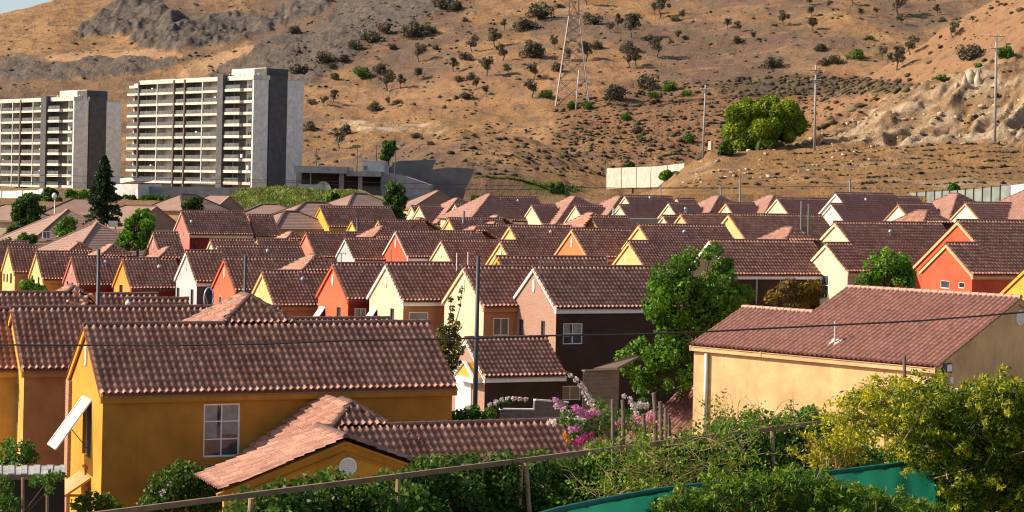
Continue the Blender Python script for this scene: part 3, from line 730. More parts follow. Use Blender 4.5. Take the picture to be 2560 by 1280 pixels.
# hillside sheet
us = np.concatenate([np.arange(-700, -40, 20), np.arange(-40, 2600, 3.6), np.arange(2600, 3300, 20)]); ys = np.concatenate([np.arange(360, 440, .9), np.arange(440, 640, 1.5), np.arange(640, 1000, 2.1), np.arange(1000, 1300, 8), [1500, 2500]])
U_, Y_ = np.meshgrid(us, ys); X_ = (U_ - CX) * Y_ / F
Zh = hill(X_, Y_); Zh[0] -= 3
PXr, PYr = projn(X_, Y_, Zh)
wob = 26 * fbm(X_, Y_, 30, 81, 4); wx, wy = PXr + wob, PYr + 20 * fbm(X_, Y_, 22, 91, 4)
def maskp(polys, soft=0):
    m = np.zeros(U_.shape)
    for p in polys: m = np.maximum(m, inpoly(wx, wy, p).astype(float))
    return m
SCREE = [[(500, 185), (610, 130), (700, 95), (800, 60), (880, -60), (1230, -60), (1110, 10), (1030, 60), (930, 110), (830, 170), (760, 215), (690, 240), (600, 250)]]
CLIFF = [[(180, 70), (240, 25), (300, 0), (400, 0), (420, 30), (480, 40), (560, 38), (640, 45), (760, 15), (830, -30), (860, -10), (760, 45), (660, 95), (590, 115), (520, 120), (430, 125), (390, 128), (280, 90), (200, 82)]]
TALUS = [[(-40, 150), (60, 135), (160, 150), (240, 140), (330, 145), (450, 148), (400, 185), (290, 195), (210, 190), (100, 195), (0, 200), (-60, 210)]]
ROCKP = [[(2030, 348), (2120, 296), (2240, 238), (2400, 188), (2440, 235), (2330, 310), (2200, 350), (2060, 372)], [(2420, 250), (2620, 150), (2620, 365), (2480, 365), (2400, 350), (2420, 300)], [(2380, 215), (2440, 170), (2500, 185), (2490, 225), (2420, 235)], [(2180, 300), (2330, 250), (2400, 270), (2400, 340), (2250, 365), (2100, 360), (2060, 345)], [(2440, 300), (2600, 250), (2600, 360), (2500, 360), (2420, 350)], [(2050, 330), (2180, 280), (2260, 270), (2150, 330), (2080, 352)], [(830, 300), (1000, 305), (1140, 325), (1090, 345), (980, 330), (840, 325)]]
scree = np.maximum(maskp(SCREE), maskp(TALUS)) * (Y_ > 560); cliff = maskp(CLIFF) * (Y_ > 560); pale = maskp(ROCKP)
ochre = maskp([[(120, 130), (300, 128), (460, 132), (450, 148), (300, 146), (130, 146)], [(470, 150), (600, 125), (640, 130), (540, 170), (480, 200), (430, 200)]])
def blur(a, k=2):
    for _ in range(k):
        a = (a + np.roll(a, 1, 0) + np.roll(a, -1, 0) + np.roll(a, 1, 1) + np.roll(a, -1, 1)) / 5
    return a
cb, sb, pb = blur(cliff, 5), blur(scree, 3), blur(pale, 3)
def ridg2(x, y, s, seed): return ridged(x + 3*fbm(x, y, 12, 5, 2), y, s, seed, 4)
Zh = Zh + cb * (3.6 * ridg2(X_*1.2, Y_*.45, 15, 101) + 2.2 * fbm(X_, Y_, 5, 103, 3) - .5) + sb * (1.8 * ridg2(X_ + Y_, Y_*.5, 8, 105) + .5 * fbm(X_, Y_, 2.6, 107, 2)) + pb * (.9 * ridg2(X_ - .7*Y_, Y_*.4, 6, 109) + .6 * fbm(X_, Y_, 2.2, 111, 2))
Zh[(ys < 1000)] += ((.16 * fbm(X_, Y_, 2.2, 113, 2)) * (Y_ > 400))[(ys < 1000)]
# dry-brush coverage: darker brown ground in broad drifts
brush = np.clip(.5 + .9 * fbm(X_ + .5*Y_, Y_*.6, 60, 121, 4) + .35 * fbm(X_, Y_, 16, 125, 3), 0, 1)
dk = inpoly(wx, wy, [(1740, 205), (1900, 192), (2150, 198), (2330, 215), (2200, 242), (1850, 240)]).astype(float)
low = inpoly(wx, wy, [(1380, 260), (1500, 225), (1700, 200), (1900, 235), (2100, 180), (2250, 215), (2120, 300), (2000, 350), (1700, 400), (1500, 390), (1400, 330)]).astype(float)
grn = inpoly(wx, wy, [(1180, 455), (1400, 452), (1480, 470), (1400, 485), (1200, 485)]).astype(float)
slope_o = inpoly(wx, wy, [(2000, 275), (2440, 20), (2600, -60), (2600, 140), (2450, 160), (2240, 225), (2120, 280), (2030, 320)]).astype(float)
slope_o = np.maximum(slope_o, inpoly(wx, wy, [(760, 255), (900, 230), (1300, 120), (1500, 90), (1650, 180), (1400, 260), (1100, 290), (800, 300)]).astype(float) * .6)
def hillmat():
    m = bpy.data.materials.new('dry_hillside'); t, b, new, link = nt(m); v = coord(t)
    def at(n): a = new('ShaderNodeAttribute'); a.attribute_name = n; return a.outputs['Fac']
    n1 = noise(t, .035, 6, .62, v); n2 = noise(t, .22, 5, .65, v); n3 = noise(t, 1.3, 4, .65, v); nst = noise(t, .12, 5, .65, coord(t, (.35, 1.6, .6)))
    col = mix(t, (.315, .168, .072), (.43, .248, .115), rng_(t, n1, .35, .65))
    col = mix(t, col, (.20, .125, .085), rng_(t, at('brush'), .3, .7, 0, .95))
    col = mix(t, col, (.15, .10, .07), rng_(t, n2, .5, .66, 0, .8)); col = mix(t, col, (.10, .078, .05), rng_(t, n3, .55, .68, 0, .7)); col = mix(t, col, (.15, .125, .07), rng_(t, noise(t, .09, 6, .7, v), .54, .66, 0, .6))
    col = mix(t, col, (.50, .27, .13), rng_(t, nst, .56, .7, 0, .55))
    low_ = mix(t, (.17, .10, .06), (.40, .19, .085), rng_(t, n3, .42, .6))
    col = mix(t, col, low_, rng_(t, at('low'), .2, .8, 0, .8))
    so = mix(t, (.41, .22, .112), (.33, .185, .10), rng_(t, n2, .35, .7))
    col = mix(t, col, so, rng_(t, at('slope_o'), .2, .9, 0, .75))
    gr = mix(t, (.085, .073, .064), (.19, .16, .135), rng_(t, n3, .3, .7)); gr = mix(t, gr, (.27, .175, .11), rng_(t, n2, .48, .7, 0, .7)); gr = mix(t, gr, (.06, .055, .05), rng_(t, noise(t, .5, 5, .7, v), .58, .7, 0, .7))
    nz = new('ShaderNodeMath'); nz.operation = 'ADD'; link(at('scree'), nz.inputs[0]); link(rng_(t, n2, .28, .72, -.75, .75), nz.inputs[1])
    col = mix(t, col, gr, rng_(t, nz.outputs[0], .2, .75, 0, .92))
    cl = mix(t, (.075, .064, .056), (.19, .155, .125), rng_(t, n2, .35, .65)); cl = mix(t, cl, (.30, .22, .15), rng_(t, n3, .6, .75, 0, .6))
    nz3 = new('ShaderNodeMath'); nz3.operation = 'ADD'; link(at('cliff'), nz3.inputs[0]); link(rng_(t, n2, .28, .72, -.6, .6), nz3.inputs[1]); col = mix(t, col, cl, rng_(t, nz3.outputs[0], .2, .7, 0, .95))
    pl = mix(t, (.37, .235, .13), (.62, .46, .30), rng_(t, nst, .44, .6)); pl = mix(t, pl, (.24, .165, .105), rng_(t, n3, .56, .68, 0, .7)); 
    nz2 = new('ShaderNodeMath'); nz2.operation = 'ADD'; link(at('pale'), nz2.inputs[0]); link(rng_(t, n2, .2, .8, -.5, .5), nz2.inputs[1])
    
    yl = mix(t, (.40, .22, .085), (.27, .155, .08), rng_(t, n2, .4, .6)); yl = mix(t, yl, (.50, .37, .25), rng_(t, nst, .54, .66, 0, .7)); yl = mix(t, yl, (.17, .115, .07), rng_(t, n3, .58, .7, 0, .7))
    col = mix(t, col, yl, rng_(t, at('near'), .3, .7, 0, .8))
    col = mix(t, col, pl, rng_(t, nz2.outputs[0], .3, .75, 0, .85))
    col = mix(t, col, (.10, .075, .055), rng_(t, at('dk'), .2, .9, 0, .75))
    col = mix(t, col, (.50, .30, .16), rng_(t, at('ochre'), .3, .7, 0, .9))
    col = mix(t, col, (.12, .15, .03), rng_(t, at('grn'), .3, .7, 0, .8))
    link(col, b.inputs['Base Color']); b.inputs['Roughness'].default_value = .95; b.inputs['Specular IOR Level'].default_value = .1
    bump(t, b, noise(t, .7, 7, .72, v), 1., 1.5)
    return m
near3 = ((Y_ < 434) & (U_ > 1600)).astype(float)
n_u = len(us); ii = (np.arange(len(ys) - 1)[:, None] * n_u + np.arange(n_u - 1)[None, :])
HQ = np.stack([ii, ii + 1, ii + 1 + n_u, ii + n_u], -1).reshape(-1, 4)
hl = mesh_np('hillside', np.stack([X_, Y_, Zh], -1).reshape(-1, 3), HQ, hillmat(), smooth=True,
             attrs=dict(scree=sb.ravel(), cliff=cb.ravel(), pale=pb.ravel(), brush=brush.ravel(), low=blur(low, 4).ravel(), near=near3.ravel(), ochre=blur(ochre).ravel(), grn=blur(grn).ravel(), slope_o=blur(slope_o, 6).ravel(), dk=blur(dk, 4).ravel()))
tag(hl, kind='structure')
# near ground sheet
gx = np.concatenate([[-900, -400], np.arange(-120, 121, 1.5), [400, 900]]); gy = np.concatenate([[-60, 0], np.arange(16, 90, 1.), np.arange(90, 372, 4.)])
GX, GY = np.meshgrid(gx, gy); GZ = base_g(GX, GY) + .08 * fbm(GX, GY, 3, 131, 3)
n_u = len(gx); ii = (np.arange(len(gy) - 1)[:, None] * n_u + np.arange(n_u - 1)[None, :])
def groundmat():
    m = bpy.data.materials.new('dry_ground'); t, b, new, link = nt(m); v = coord(t)
    col = mix(t, (.20, .13, .075), (.30, .20, .12), rng_(t, noise(t, .5, 5, .6, v), .35, .65)); col = mix(t, col, (.08, .085, .03), rng_(t, noise(t, .2, 5, .6, v), .52, .66))
    link(col, b.inputs['Base Color']); b.inputs['Roughness'].default_value = .95; bump(t, b, noise(t, 3, 5, .7, v), .6, .1); return m
tag(mesh_np('ground', np.stack([GX, GY, GZ], -1).reshape(-1, 3), np.stack([ii, ii + 1, ii + 1 + n_u, ii + n_u], -1).reshape(-1, 4), groundmat(), smooth=True), kind='structure')
# ================================================================== tower blocks
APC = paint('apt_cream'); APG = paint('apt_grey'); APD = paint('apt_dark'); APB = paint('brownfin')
RAIL = glass_mat('balcony_rail', (.045, .045, .05), .25)
def block(label, pxc, pyt, pyb, s, feats, th=-48.2, floors=9, L=51., dep=14.5, side=(), seed=0, py0=None):
    """balcony block; near corner at photo column pxc; feats give photo columns of its vertical members"""
    D = F / s; t_ = math.radians(th); ct, st = math.cos(t_), math.sin(t_)
    top = P(pxc, pyt, D); bot = P(pxc, pyb, D); Hh = top.z - bot.z
    R = empty('apartment_block', bot, t_); tag(R, label, 'apartment block')
    def fx(px):   # facade coordinate (negative) at photo column
        u = unroll(px, (pyt + pyb) / 2)[0]
        return (u * D - F * bot.x) / (F * ct - u * st) if False else (u * bot.y - F * bot.x) / (F * ct - u * st)
    def sy(px):   # side coordinate
        u = unroll(px, (pyt + pyb) / 2)[0]
        return (u * bot.y - F * bot.x) / (-F * st - u * ct)
    z0 = 2.6; fh = (Hh - 1.2 - z0) / (floors - .15); xs = {k: (fx(v) if not isinstance(v, (list, tuple)) else [fx(q) for q in v]) for k, v in feats.items()}
    x_r = xs['fin'][1]; x_end = xs['end']; rec = 1.9
    m = MB(); m.box(x_end, rec, -3, xs['right'] , dep - .01, Hh - .6); m.build('wall', APC, R)
    m = MB(); m.box(xs['right'] + .002, 0, -3, 0, dep, Hh - .9); m.build('end_wall', APG, R)
    y0, y1 = sy(side[0]), sy(side[1])
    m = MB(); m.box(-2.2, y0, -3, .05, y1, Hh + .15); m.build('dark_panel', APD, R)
    m = MB(); m.box(-.6, y0 - .35, -3, .03, y0 - .02, Hh - .95); m.build('recess_shade', flat('recess_shade_paint', (.03, .03, .03)), R)  # near-black strip proud of the end wall, painting the shade of a recess
    m = MB(); m.box(-.3, y1 + .05, -3, .09, dep + .01, Hh - .95); m.build('end_panel', APG, R)
    # roof slab and parapet
    m = MB(); m.box(xs['main0'], -.15, Hh - 1.1, 0, rec + .5, Hh - .05); m.build('parapet', APC, R)
    m = MB(); m.box(x_end, .5, Hh - 1.9, xs['main0'] - .01, dep - .2, Hh - 1.2); m.build('lower_roof', APC, R)
    m = MB(); m.box(-17, 5, Hh - 1, -2.25, 11.5, Hh + 2.1); m.build('rooftop_box', APC, R)
    m = MB(); m.box(-6.5, 4.5, Hh - .9, -1.3, 10.8, Hh + 1.9); m.build('stair_tower', APD, R)
    for a in range(5):
        m = MB(); q = -4 - 3.1 * a; m.lathe((q, 4 + (a % 2), Hh - .5), [(.12, 0), (.12, .9), (.25, .95), (.1, 1.3)], 8); m.build('roof_cowl', GALV, R)
    rg = random.Random(seed)
    for f in range(floors):
        z = z0 + f * fh
        if f < floors - 0:
            if f < floors - 0.5 and not (f == 0 and False):
                m = MB(); m.box(xs['main0'], -.12, z - .28, xs['fin'][0] - .01, rec + .01, z + .3); m.build('balcony_slab', APC, R)
                m = MB(); m.box(xs['main0'] + .1, -.02, z + .3, xs['fin'][0] - .05, .05, z + 1.25); m.build('balcony_railing', RAIL, R)
                m = MB(); m.box(xs['fin'][1] + .01, -.9, z - .25, xs['proj'], rec + .01, z + .42); m.box(xs['proj'] + .01, -.1, z - .25, xs['right'], rec + .01, z + .42); m.build('corner_slab', APC, R)
                m = MB(); m.box(xs['fin'][1] + .1, -.85, z + .42, xs['proj'] - .05, -.79, z + 1.35); m.build('corner_railing', RAIL, R)
            if x_end < xs['main0'] - 1 and f < floors - .5:
                m = MB(); m.box(x_end - .4, .2, z - .25, xs['main0'] - .02, rec + .01, z + .32); m.build('end_slab', APC, R)
                m = MB(); m.box(x_end - .35, .26, z + .32, xs['main0'] - .05, .32, z + 1.3); m.build('end_railing', RAIL, R)
        zt = z + fh - .3
        for j, (a, b, dark) in enumerate(xs['bays']):
            pass
    # dividers
    for k in xs['cream']:
        m = MB(); m.box(k - .16, -.2, z0 - .3, k + .16, rec + .02, Hh - 1.1); m.build('divider', APC, R)
    for k in xs['brown']:
        m = MB(); m.box(k - .28, -.32, -2 + (z0 if k != xs['brown'][0] else z0 - .3), k + .28, rec + .02, Hh - .3); m.build('fin', APB, R)
    m = MB(); m.box(xs['fin'][0], -1.3, z0 - 2.4, xs['fin'][1], rec + .02, Hh + .3); m.build('dark_fin', APD, R)
    m = MB(); m.box(x_end + .5, 2.2 - .4, -3, xs['right'] - .3, rec - .02, z0 - .5); m.build('plinth', flat('plinth_grey', (.23, .23, .23), .9), R)
    return R, xs, z0, fh, rec, Hh
def bays(R, xs, z0, fh, rec, Hh, floors, spans, seed=1):
    rg = random.Random(seed)
    for f in range(floors):
        z = z0 + f * fh; zt = min(z + fh - .32, Hh - 1.15)
        for (a, b, kind) in spans:
            if b - a < .4: continue
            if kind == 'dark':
                m = MB(); m.box(a, rec - .08, z + .3, b, rec - .01, zt); m.build('dark_wall', APD, R)  # dark sheet over part of the cream back wall
            else:
                m = MB()
                m.box(a, rec - .12, z + .3, b, rec - .02, zt - .25); o = m.build('window', GLASSB, R)
                k = MB(); mid = (a + b) / 2; k.box(mid - .06, rec - .16, z + .3, mid + .06, rec - .121, zt - .25); k.box(a - .06, rec - .16, zt - .25, b + .06, rec - .02, zt - .15); k.build('frame', APC, o)
                if rg.random() < .12:
                    q = MB(); q.box(a - .9, .3, z + .62, a - .2, .7, z + 1.55); q.build('air_conditioner', WHITE, R)
Rb, xs, z0, fh, rec, Hh = block('nearer ten-storey cream and charcoal tower block with grey blank end', 629, 187, 487, 10.5,
    dict(end=316, main0=347, fin=[552, 566], proj=605, right=629, cream=[392, 505], brown=[346, 434, 461], bays=[]), side=(672, 716), seed=3)
fxp = lambda px, R=Rb: None
def spans_from(pxl, R, cb):
    u = lambda px: unroll(px, 330)[0]; b = R.location; t_ = R.rotation_euler[2]
    fx = lambda px: (u(px) * b.y - F * b.x) / (F * math.cos(t_) - u(px) * math.sin(t_))
    return [(fx(a), fx(c), k) for a, c, k in pxl]
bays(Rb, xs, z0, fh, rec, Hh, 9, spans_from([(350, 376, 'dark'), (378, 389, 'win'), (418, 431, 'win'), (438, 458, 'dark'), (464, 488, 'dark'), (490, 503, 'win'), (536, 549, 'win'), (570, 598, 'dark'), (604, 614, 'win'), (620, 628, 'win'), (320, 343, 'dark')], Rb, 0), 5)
Rb2, xs, z0, fh, rec, Hh = block('farther cream and charcoal tower block cut by the picture edge, dark conifer before it', 181, 241, 492, 9.3,
    dict(end=-160, main0=-120, fin=[111, 124], proj=154, right=181, cream=[-100, -68, 2, 31, 82], brown=[-121, -30, 51], bays=[]), side=(222, 264), L=56, seed=5, floors=8)
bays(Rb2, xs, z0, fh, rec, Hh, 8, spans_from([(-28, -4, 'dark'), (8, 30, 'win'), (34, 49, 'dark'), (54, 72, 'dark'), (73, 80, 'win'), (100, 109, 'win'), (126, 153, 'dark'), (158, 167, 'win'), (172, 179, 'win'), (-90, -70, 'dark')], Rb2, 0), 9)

# ================================================================== grey villa, ramps and walls
CON = paint('concrete'); PALEW = plaster('pale_wall', (.54, .49, .40))
def at(px, py, D): return P(px, py, D)
def slab_facing(mb, x0, y0, x1, y1, D, dep):
    """box whose front shows photo rectangle x0..x1, y0..y1 at distance D"""
    a, b = P(x0, y1, D), P(x1, y0, D); c = P(x0, y0, D)
    mb.box(min(a.x, c.x), D, a.z, b.x, D + dep, max(b.z, c.z))
R = empty('villa', P(850, 478, 440)); tag(R, 'low grey concrete villa with dark open bays at the foot of the hill', 'villa')
def part(name, mat, *boxes):
    m = MB()
    for q in boxes: slab_facing(m, *q)
    o = m.build(name, mat); o.parent = R; o.matrix_parent_inverse = Matrix.Translation(-Vector(R.location)); return o
part('wall', CON, (740, 432, 1000, 540, 452, 14))
part('roof_slab', CON, (735, 417, 868, 431, 440, 18), (866, 429, 952, 440, 441, 18))
part('upper_storey', plaster('villa_pale', (.40, .40, .41)), (906, 403, 962, 432, 447, 12))
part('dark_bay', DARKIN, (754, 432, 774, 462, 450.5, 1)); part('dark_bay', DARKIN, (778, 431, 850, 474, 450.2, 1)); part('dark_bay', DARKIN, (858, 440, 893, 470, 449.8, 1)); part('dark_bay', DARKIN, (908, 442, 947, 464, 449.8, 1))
part('column', CON, (848, 431, 860, 480, 442, .8)); part('column', CON, (896, 440, 906, 480, 442, .8)); part('column', CON, (775, 431, 778, 462, 442, .5))
part('clerestory', GLASSB, (910, 415, 918, 425, 446.9, .2)); part('low_wall', plaster('villa_low', (.36, .36, .37)), (745, 462, 820, 482, 436, 1))
def ramp_block(name, label, cat, pts, D, dep, mat, yaw=0.):
    x0 = pts[0][0]; m = MB(); m.prism([P(a, b, D + yaw * (a - x0) * D / F) for a, b in pts], (dep * .5 * (yaw != 0), dep, 0)); o = m.build(name, mat); return tag(o, label, cat)
ramp_block('concrete_ramp', 'smooth grey concrete ramp running down beside the villa', 'ramp', [(952, 428), (1010, 440), (1075, 462), (1075, 535), (952, 535)], 446, 16, plaster('ramp_grey', (.30, .30, .31)))
ramp_block('retaining_wall_shadow', 'dark retaining wall behind the villa, tower shadow built into its shape and colour', 'wall', [(962, 432), (985, 406), (1000, 402), (1090, 399), (1080, 424), (1120, 418), (1188, 422), (1165, 470), (1150, 525), (962, 525)], 470, 1.2, flat('retaining_shadow_grey', (.15, .145, .135), .95, var=.25, scale=.3))  # wall and tower shadow in one: the dark wedge paints the shadow
def wall_line(name, label, cat, pts, D0, D1, h_px, mat, posts=0, postm=None, thick=.25, lean=0):
    """upright wall along photo points (top edge) from distance D0 to D1"""
    R_ = None; n = len(pts); V = []
    for i, (a, b) in enumerate(pts):
        D = D0 + (D1 - D0) * i / (n - 1); V.append((P(a, b, D), P(a, b + h_px, D)))
    m = MB()
    for i in range(n - 1):
        (a, a2), (b, b2) = V[i], V[i+1]; off = Vector((0, thick, 0))
        m.prism([a, b, Vector((b.x, b.y, b2.z)), Vector((a.x, a.y, a2.z))], off)
    root = empty(name, V[0][1]); tag(root, label, cat)
    o = m.build('panel', mat); o.parent = root; o.matrix_parent_inverse = Matrix.Translation(-Vector(root.location))
    if posts:
        for k in range(posts + 1):
            f = k / posts * (n - 1); i = min(int(f), n - 2); f -= i
            a = V[i][0].lerp(V[i+1][0], f); b = V[i][1].lerp(V[i+1][1], f); q = MB(); q.box(a.x - .12, a.y - .2, b.z, a.x + .12, a.y - .01, a.z + .25)
            p = q.build('post', postm or mat); p.parent = root; p.matrix_parent_inverse = Matrix.Translation(-Vector(root.location))
    return root
wall_line('boundary_wall', 'long cream boundary wall at the foot of the bare hill by the big round tree', 'wall', [(1516, 421), (1580, 418), (1640, 416), (1712, 408)], 512, 470, 52, PALEW, 5)
wall_line('boundary_wall', 'bright white boundary wall below the tower block at the picture edge', 'wall', [(-40, 476), (20, 477), (93, 475), (108, 470)], 452, 424, 90, plaster('white_wall', (.80, .74, .66)), 4, thick=.4)
wall_line('panel_fence', 'grey-green panel fence with dark posts at the base of the rocky slope', 'fence', [(2225, 484), (2330, 480), (2420, 474), (2523, 464)], 372, 340, 46, flat('fence_panel', (.20, .225, .20), .85, var=.3, scale=.4), 14, flat('fence_post', (.055, .07, .06)))
wall_line('white_panel', 'white panel wall closing the grey fence at the picture edge', 'wall', [(2524, 464), (2570, 458)], 339, 336, 46, plaster('white_panel', (.66, .66, .66)), 1)
ramp_block('outbuilding', 'low white flat-roofed outbuilding between the two tower blocks', 'building', [(272, 461), (345, 459), (345, 545), (272, 545)], 455, 8, plaster('outb', (.62, .61, .58)), -1.)
ramp_block('marquee', 'small white sheltering roof leaning between the tower blocks', 'shelter', [(300, 446), (330, 443), (336, 452), (300, 458)], 470, 6, plaster('marq', (.72, .68, .62)), -1.)
ramp_block('podium_wall', 'plain grey wall under the nearer tower block', 'wall', [(345, 466), (640, 470), (640, 540), (345, 545)], 452, 3, plaster('podium', (.28, .28, .28)))
ramp_block('site_hut', 'small white block beside the big round tree', 'hut', [(1797, 372), (1806, 366), (1818, 366), (1818, 386), (1795, 386)], 424, 3, plaster('hutw', (.7, .66, .58)), -1.)
ramp_block('gate_pillar', 'slim cream gate pillar beside the short tall pole on the rocky slope', 'pillar', [(1771, 353), (1778, 353), (1777, 388), (1768, 388)], 408, .8, plaster('gatep', (.55, .48, .38)), -1.)
# satellite dish
R = empty('satellite_dish', P(808, 492, 330)); tag(R, 'big cream satellite dish above the grassy bank', 'satellite dish')
m = MB(); c = P(808, 472, 330) - Vector(R.location); k = 24
for j in range(4):
    for i in range(k):
        r0, r1 = 1.22 * j / 4, 1.22 * (j + 1) / 4; a0, a1 = 2*math.pi*i/k, 2*math.pi*(i+1)/k
        q = lambda r, a: c + Vector((math.cos(a) * r, -.25 + (1 - (r / 1.22) ** 2) * .35, math.sin(a) * r))
        m.quad(q(r0, a0), q(r0, a1), q(r1, a1), q(r1, a0))
m.build('dish', plaster('dish_cream', (.66, .60, .48)), R, True)
m = MB(); m.tube([c + Vector((0, .2, 0)), (0, .3, -.5)], .09); m.tube([c + Vector((0, -.25, -1.2)), c + Vector((.05, -1.1, .1))], .05); m.tube([c + Vector((0, -.22, -1.2)), c + Vector((0, -.1, 1.2))], .04); m.build('mount', STEEL, R)
# ================================================================== poles, pylon, cables
def pole(label, px0, py0, px1, py1, D, r, mat, cross=(), name='utility_pole', cat='utility pole', group=None, sink=1.5):
    top, bot = P(px0, py0, D), P(px1, py1, D); bot = bot + (bot - top).normalized() * max(sink, float(bot.z - ground_z(bot.x, bot.y)) + .5)
    R = empty(name, bot); tag(R, label, cat, group)
    m = MB(); m.tube([(0, 0, 0), top - bot], r * 1.15, 10, r * .85); m.build('shaft', mat, R, True)
    for dz, w in cross:
        q = MB(); c = top - bot - Vector((0, 0, dz)); q.bar(c + Vector((-w, -.15, 0)), c + Vector((w, -.1, 0)), .14); q.build('crossarm', WOOD, R)
        for sx in (-.9, -.3, .5, .9):
            i_ = MB(); i_.lathe(c + Vector((w * sx, -.12, .07)), [(.05, 0), (.08, .1), (.05, .2), (.02, .24)], 7); i_.build('insulator', WHITE, R)
    return R
pole('tall dark lamp pole rising before the pink and orange gables', 247, 622, 245, 768, 84, .085, DSTEEL, name='lamp_pole', cat='pole', sink=6)
pole('dark brown pole rising before the brick-red gable', 614, 640, 612, 742, 80, .07, DSTEEL, name='lamp_pole', cat='pole', sink=6)
pole('tallest dark pole beside the white-doored brick porch, cable tied to it', 1196, 640, 1188, 1004, 94, .11, DSTEEL, name='lamp_pole', cat='pole', sink=3)
pole('short black pole beside the bright yellow gables', 894, 545, 894, 583, 185, .13, DSTEEL, name='lamp_pole', cat='pole', sink=5)
pole('thin brown pole beside the amber gable tip', 1160, 528, 1157, 580, 190, .13, STEEL, name='lamp_pole', cat='pole', sink=5)
pole('grey pole standing against the grey parapet wall', 1534, 520, 1533, 572, 198, .13, GALV, name='lamp_pole', cat='pole', sink=5)
pole('dark pole beyond the salmon roofs with wires below its top', 1850, 440, 1849, 510, 262, .11, STEEL, name='street_pole', cat='pole', sink=5)
pole('short dark pole above a long brown roof on the dirt bank', 1651, 462, 1652, 495, 268, .12, STEEL, name='street_pole', cat='pole', sink=5)
pole('short dark pole at the tip of a salmon cross roof', 1801, 462, 1802, 492, 268, .13, STEEL, name='street_pole', cat='pole', sink=5)
pole('stub pole above the ivory double gable', 2125, 446, 2125, 486, 236, .12, STEEL, name='street_pole', cat='pole', sink=5)
pole('leaning concrete utility pole right beside the big round tree', 1764, 212, 1757, 393, 396, .19, POLEW, ((1., 1.),), group='tall utility poles on the rocky slope')
pole('tall concrete utility pole on the bench between the big tree and the pale rocks', 2040, 163, 2036, 375, 392, .22, POLEW, ((1., 1.3), (3., 1.)), group='tall utility poles on the rocky slope')
pole('tallest concrete utility pole beside the pale rock outcrop near the picture edge', 2491, 88, 2487, 357, 394, .24, POLEW, ((.2, 1.7), (2.6, 1.2)), group='tall utility poles on the rocky slope')
pole('stubby pale stay post leaning on the rocks by the big round tree', 1969, 342, 1954, 390, 402, .13, POLEW, name='stay_post', cat='post')
pole('thin pole behind the villa beside the tower block', 791, 372, 791, 418, 470, .12, DSTEEL, name='street_pole', cat='pole')
pole('thin pole standing behind the villa roof slab', 893, 362, 892, 420, 475, .13, DSTEEL, name='street_pole', cat='pole')
pole('thinnest pole behind the upper storey of the villa', 941, 362, 941, 404, 480, .1, DSTEEL, name='street_pole', cat='pole')
pole('dark post with a sign by the villa ramp', 989, 376, 987, 470, 436, .12, DSTEEL, name='street_pole', cat='pole')
# street lamp by the bungalows
R = pole('street lamp with a cream box head beside the brown pyramid roof', 288, 562, 291, 600, 190, .07, GALV, name='street_lamp', cat='street lamp', sink=5)
m = MB(); c = P(281, 560, 190) - Vector(R.location); m.box(c.x - .35, -.2, c.z - .25, c.x + .45, .2, c.z + .28); m.build('lamp_head', plaster('lamp_cream', (.7, .62, .48)), R)
R = pole('street lamp with a white round head before the tower block garden', 137, 496, 137, 530, 250, .07, GALV, name='street_lamp', cat='street lamp', sink=4)
m = MB(); c = P(136, 490, 250) - Vector(R.location); m.lathe(c - Vector((0, 0, .35)), [(.1, 0), (.3, .2), (.32, .5), (.1, .75)], 10); m.build('lamp_head', WHITE, R, True)
# pylon
g = drop(1386, 272); g2 = drop(1470, 272); Dp = (g.y + g2.y) / 2
ctr = P(1430, 268, Dp + 3); hw = (P(1470, 272, Dp).x - P(1386, 272, Dp).x) / 2; sc_ = F / Dp
R = empty('lattice_pylon', ctr - Vector((0, 0, 1.5))); tag(R, 'tall steel lattice power pylon standing among shrubs on the bare hill', 'pylon')
zw = (268 - 40) / sc_; zt = (268 + 150) / sc_
def hwz(z): return hw * (1 - .70 * min(1, z / zw)) if z < zw else hw * .30 * (1 - .5 * (z - zw) / (zt - zw))
lv = [0, zw*.30, zw*.52, zw*.68, zw*.80, zw*.90, zw, zw + (zt-zw)*.25, zw + (zt-zw)*.5, zw + (zt-zw)*.75, zt]
cr = [(-1, -1), (1, -1), (1, 1), (-1, 1)]; PYM = flat('pylon_steel', (.27, .24, .21), .6, .3)
pt = lambda i, z: Vector((cr[i % 4][0] * hwz(z), cr[i % 4][1] * hwz(z), z + 1.5))
for i in range(4):
    m = MB()
    for a, b in zip(lv, lv[1:]): m.bar(pt(i, a), pt(i, b), .34)
    m.build('leg', PYM, R)
for a, b in zip(lv, lv[1:]):
    m = MB()
    for i in range(4):
        m.bar(pt(i, a), pt(i + 1, b), .17); m.bar(pt(i + 1, a), pt(i, b), .17); m.bar(pt(i, b), pt(i + 1, b), .17)
        if a < zw * .6: m.bar((pt(i, a) + pt(i, b)) / 2, (pt(i + 1, b) + pt(i, b)) / 2, .12); m.bar((pt(i + 1, a) + pt(i + 1, b)) / 2, (pt(i + 1, b) + pt(i, b)) / 2, .12)
    m.build('bracing', PYM, R)
for z, w_ in ((zw + .3, 5.), (zw + (zt - zw) * .5, 4.)):
    m = MB()
    for sx in (-1, 1):
        for sy in (-1, 1): m.bar((0, sy * hwz(z), z + 1.5), (sx * w_, 0, z + 2.), .2); m.bar((sx*hwz(z), sy * hwz(z), z + 3.2), (sx * w_, 0, z + 2.), .16)
    m.build('crossarm', PYM, R)
pole('pale thin marker pole leaning at the foot of the pylon', 1447, 176, 1440, 268, Dp - 8, .22, plaster('marker', (.62, .56, .48)), name='marker_pole', cat='pole')
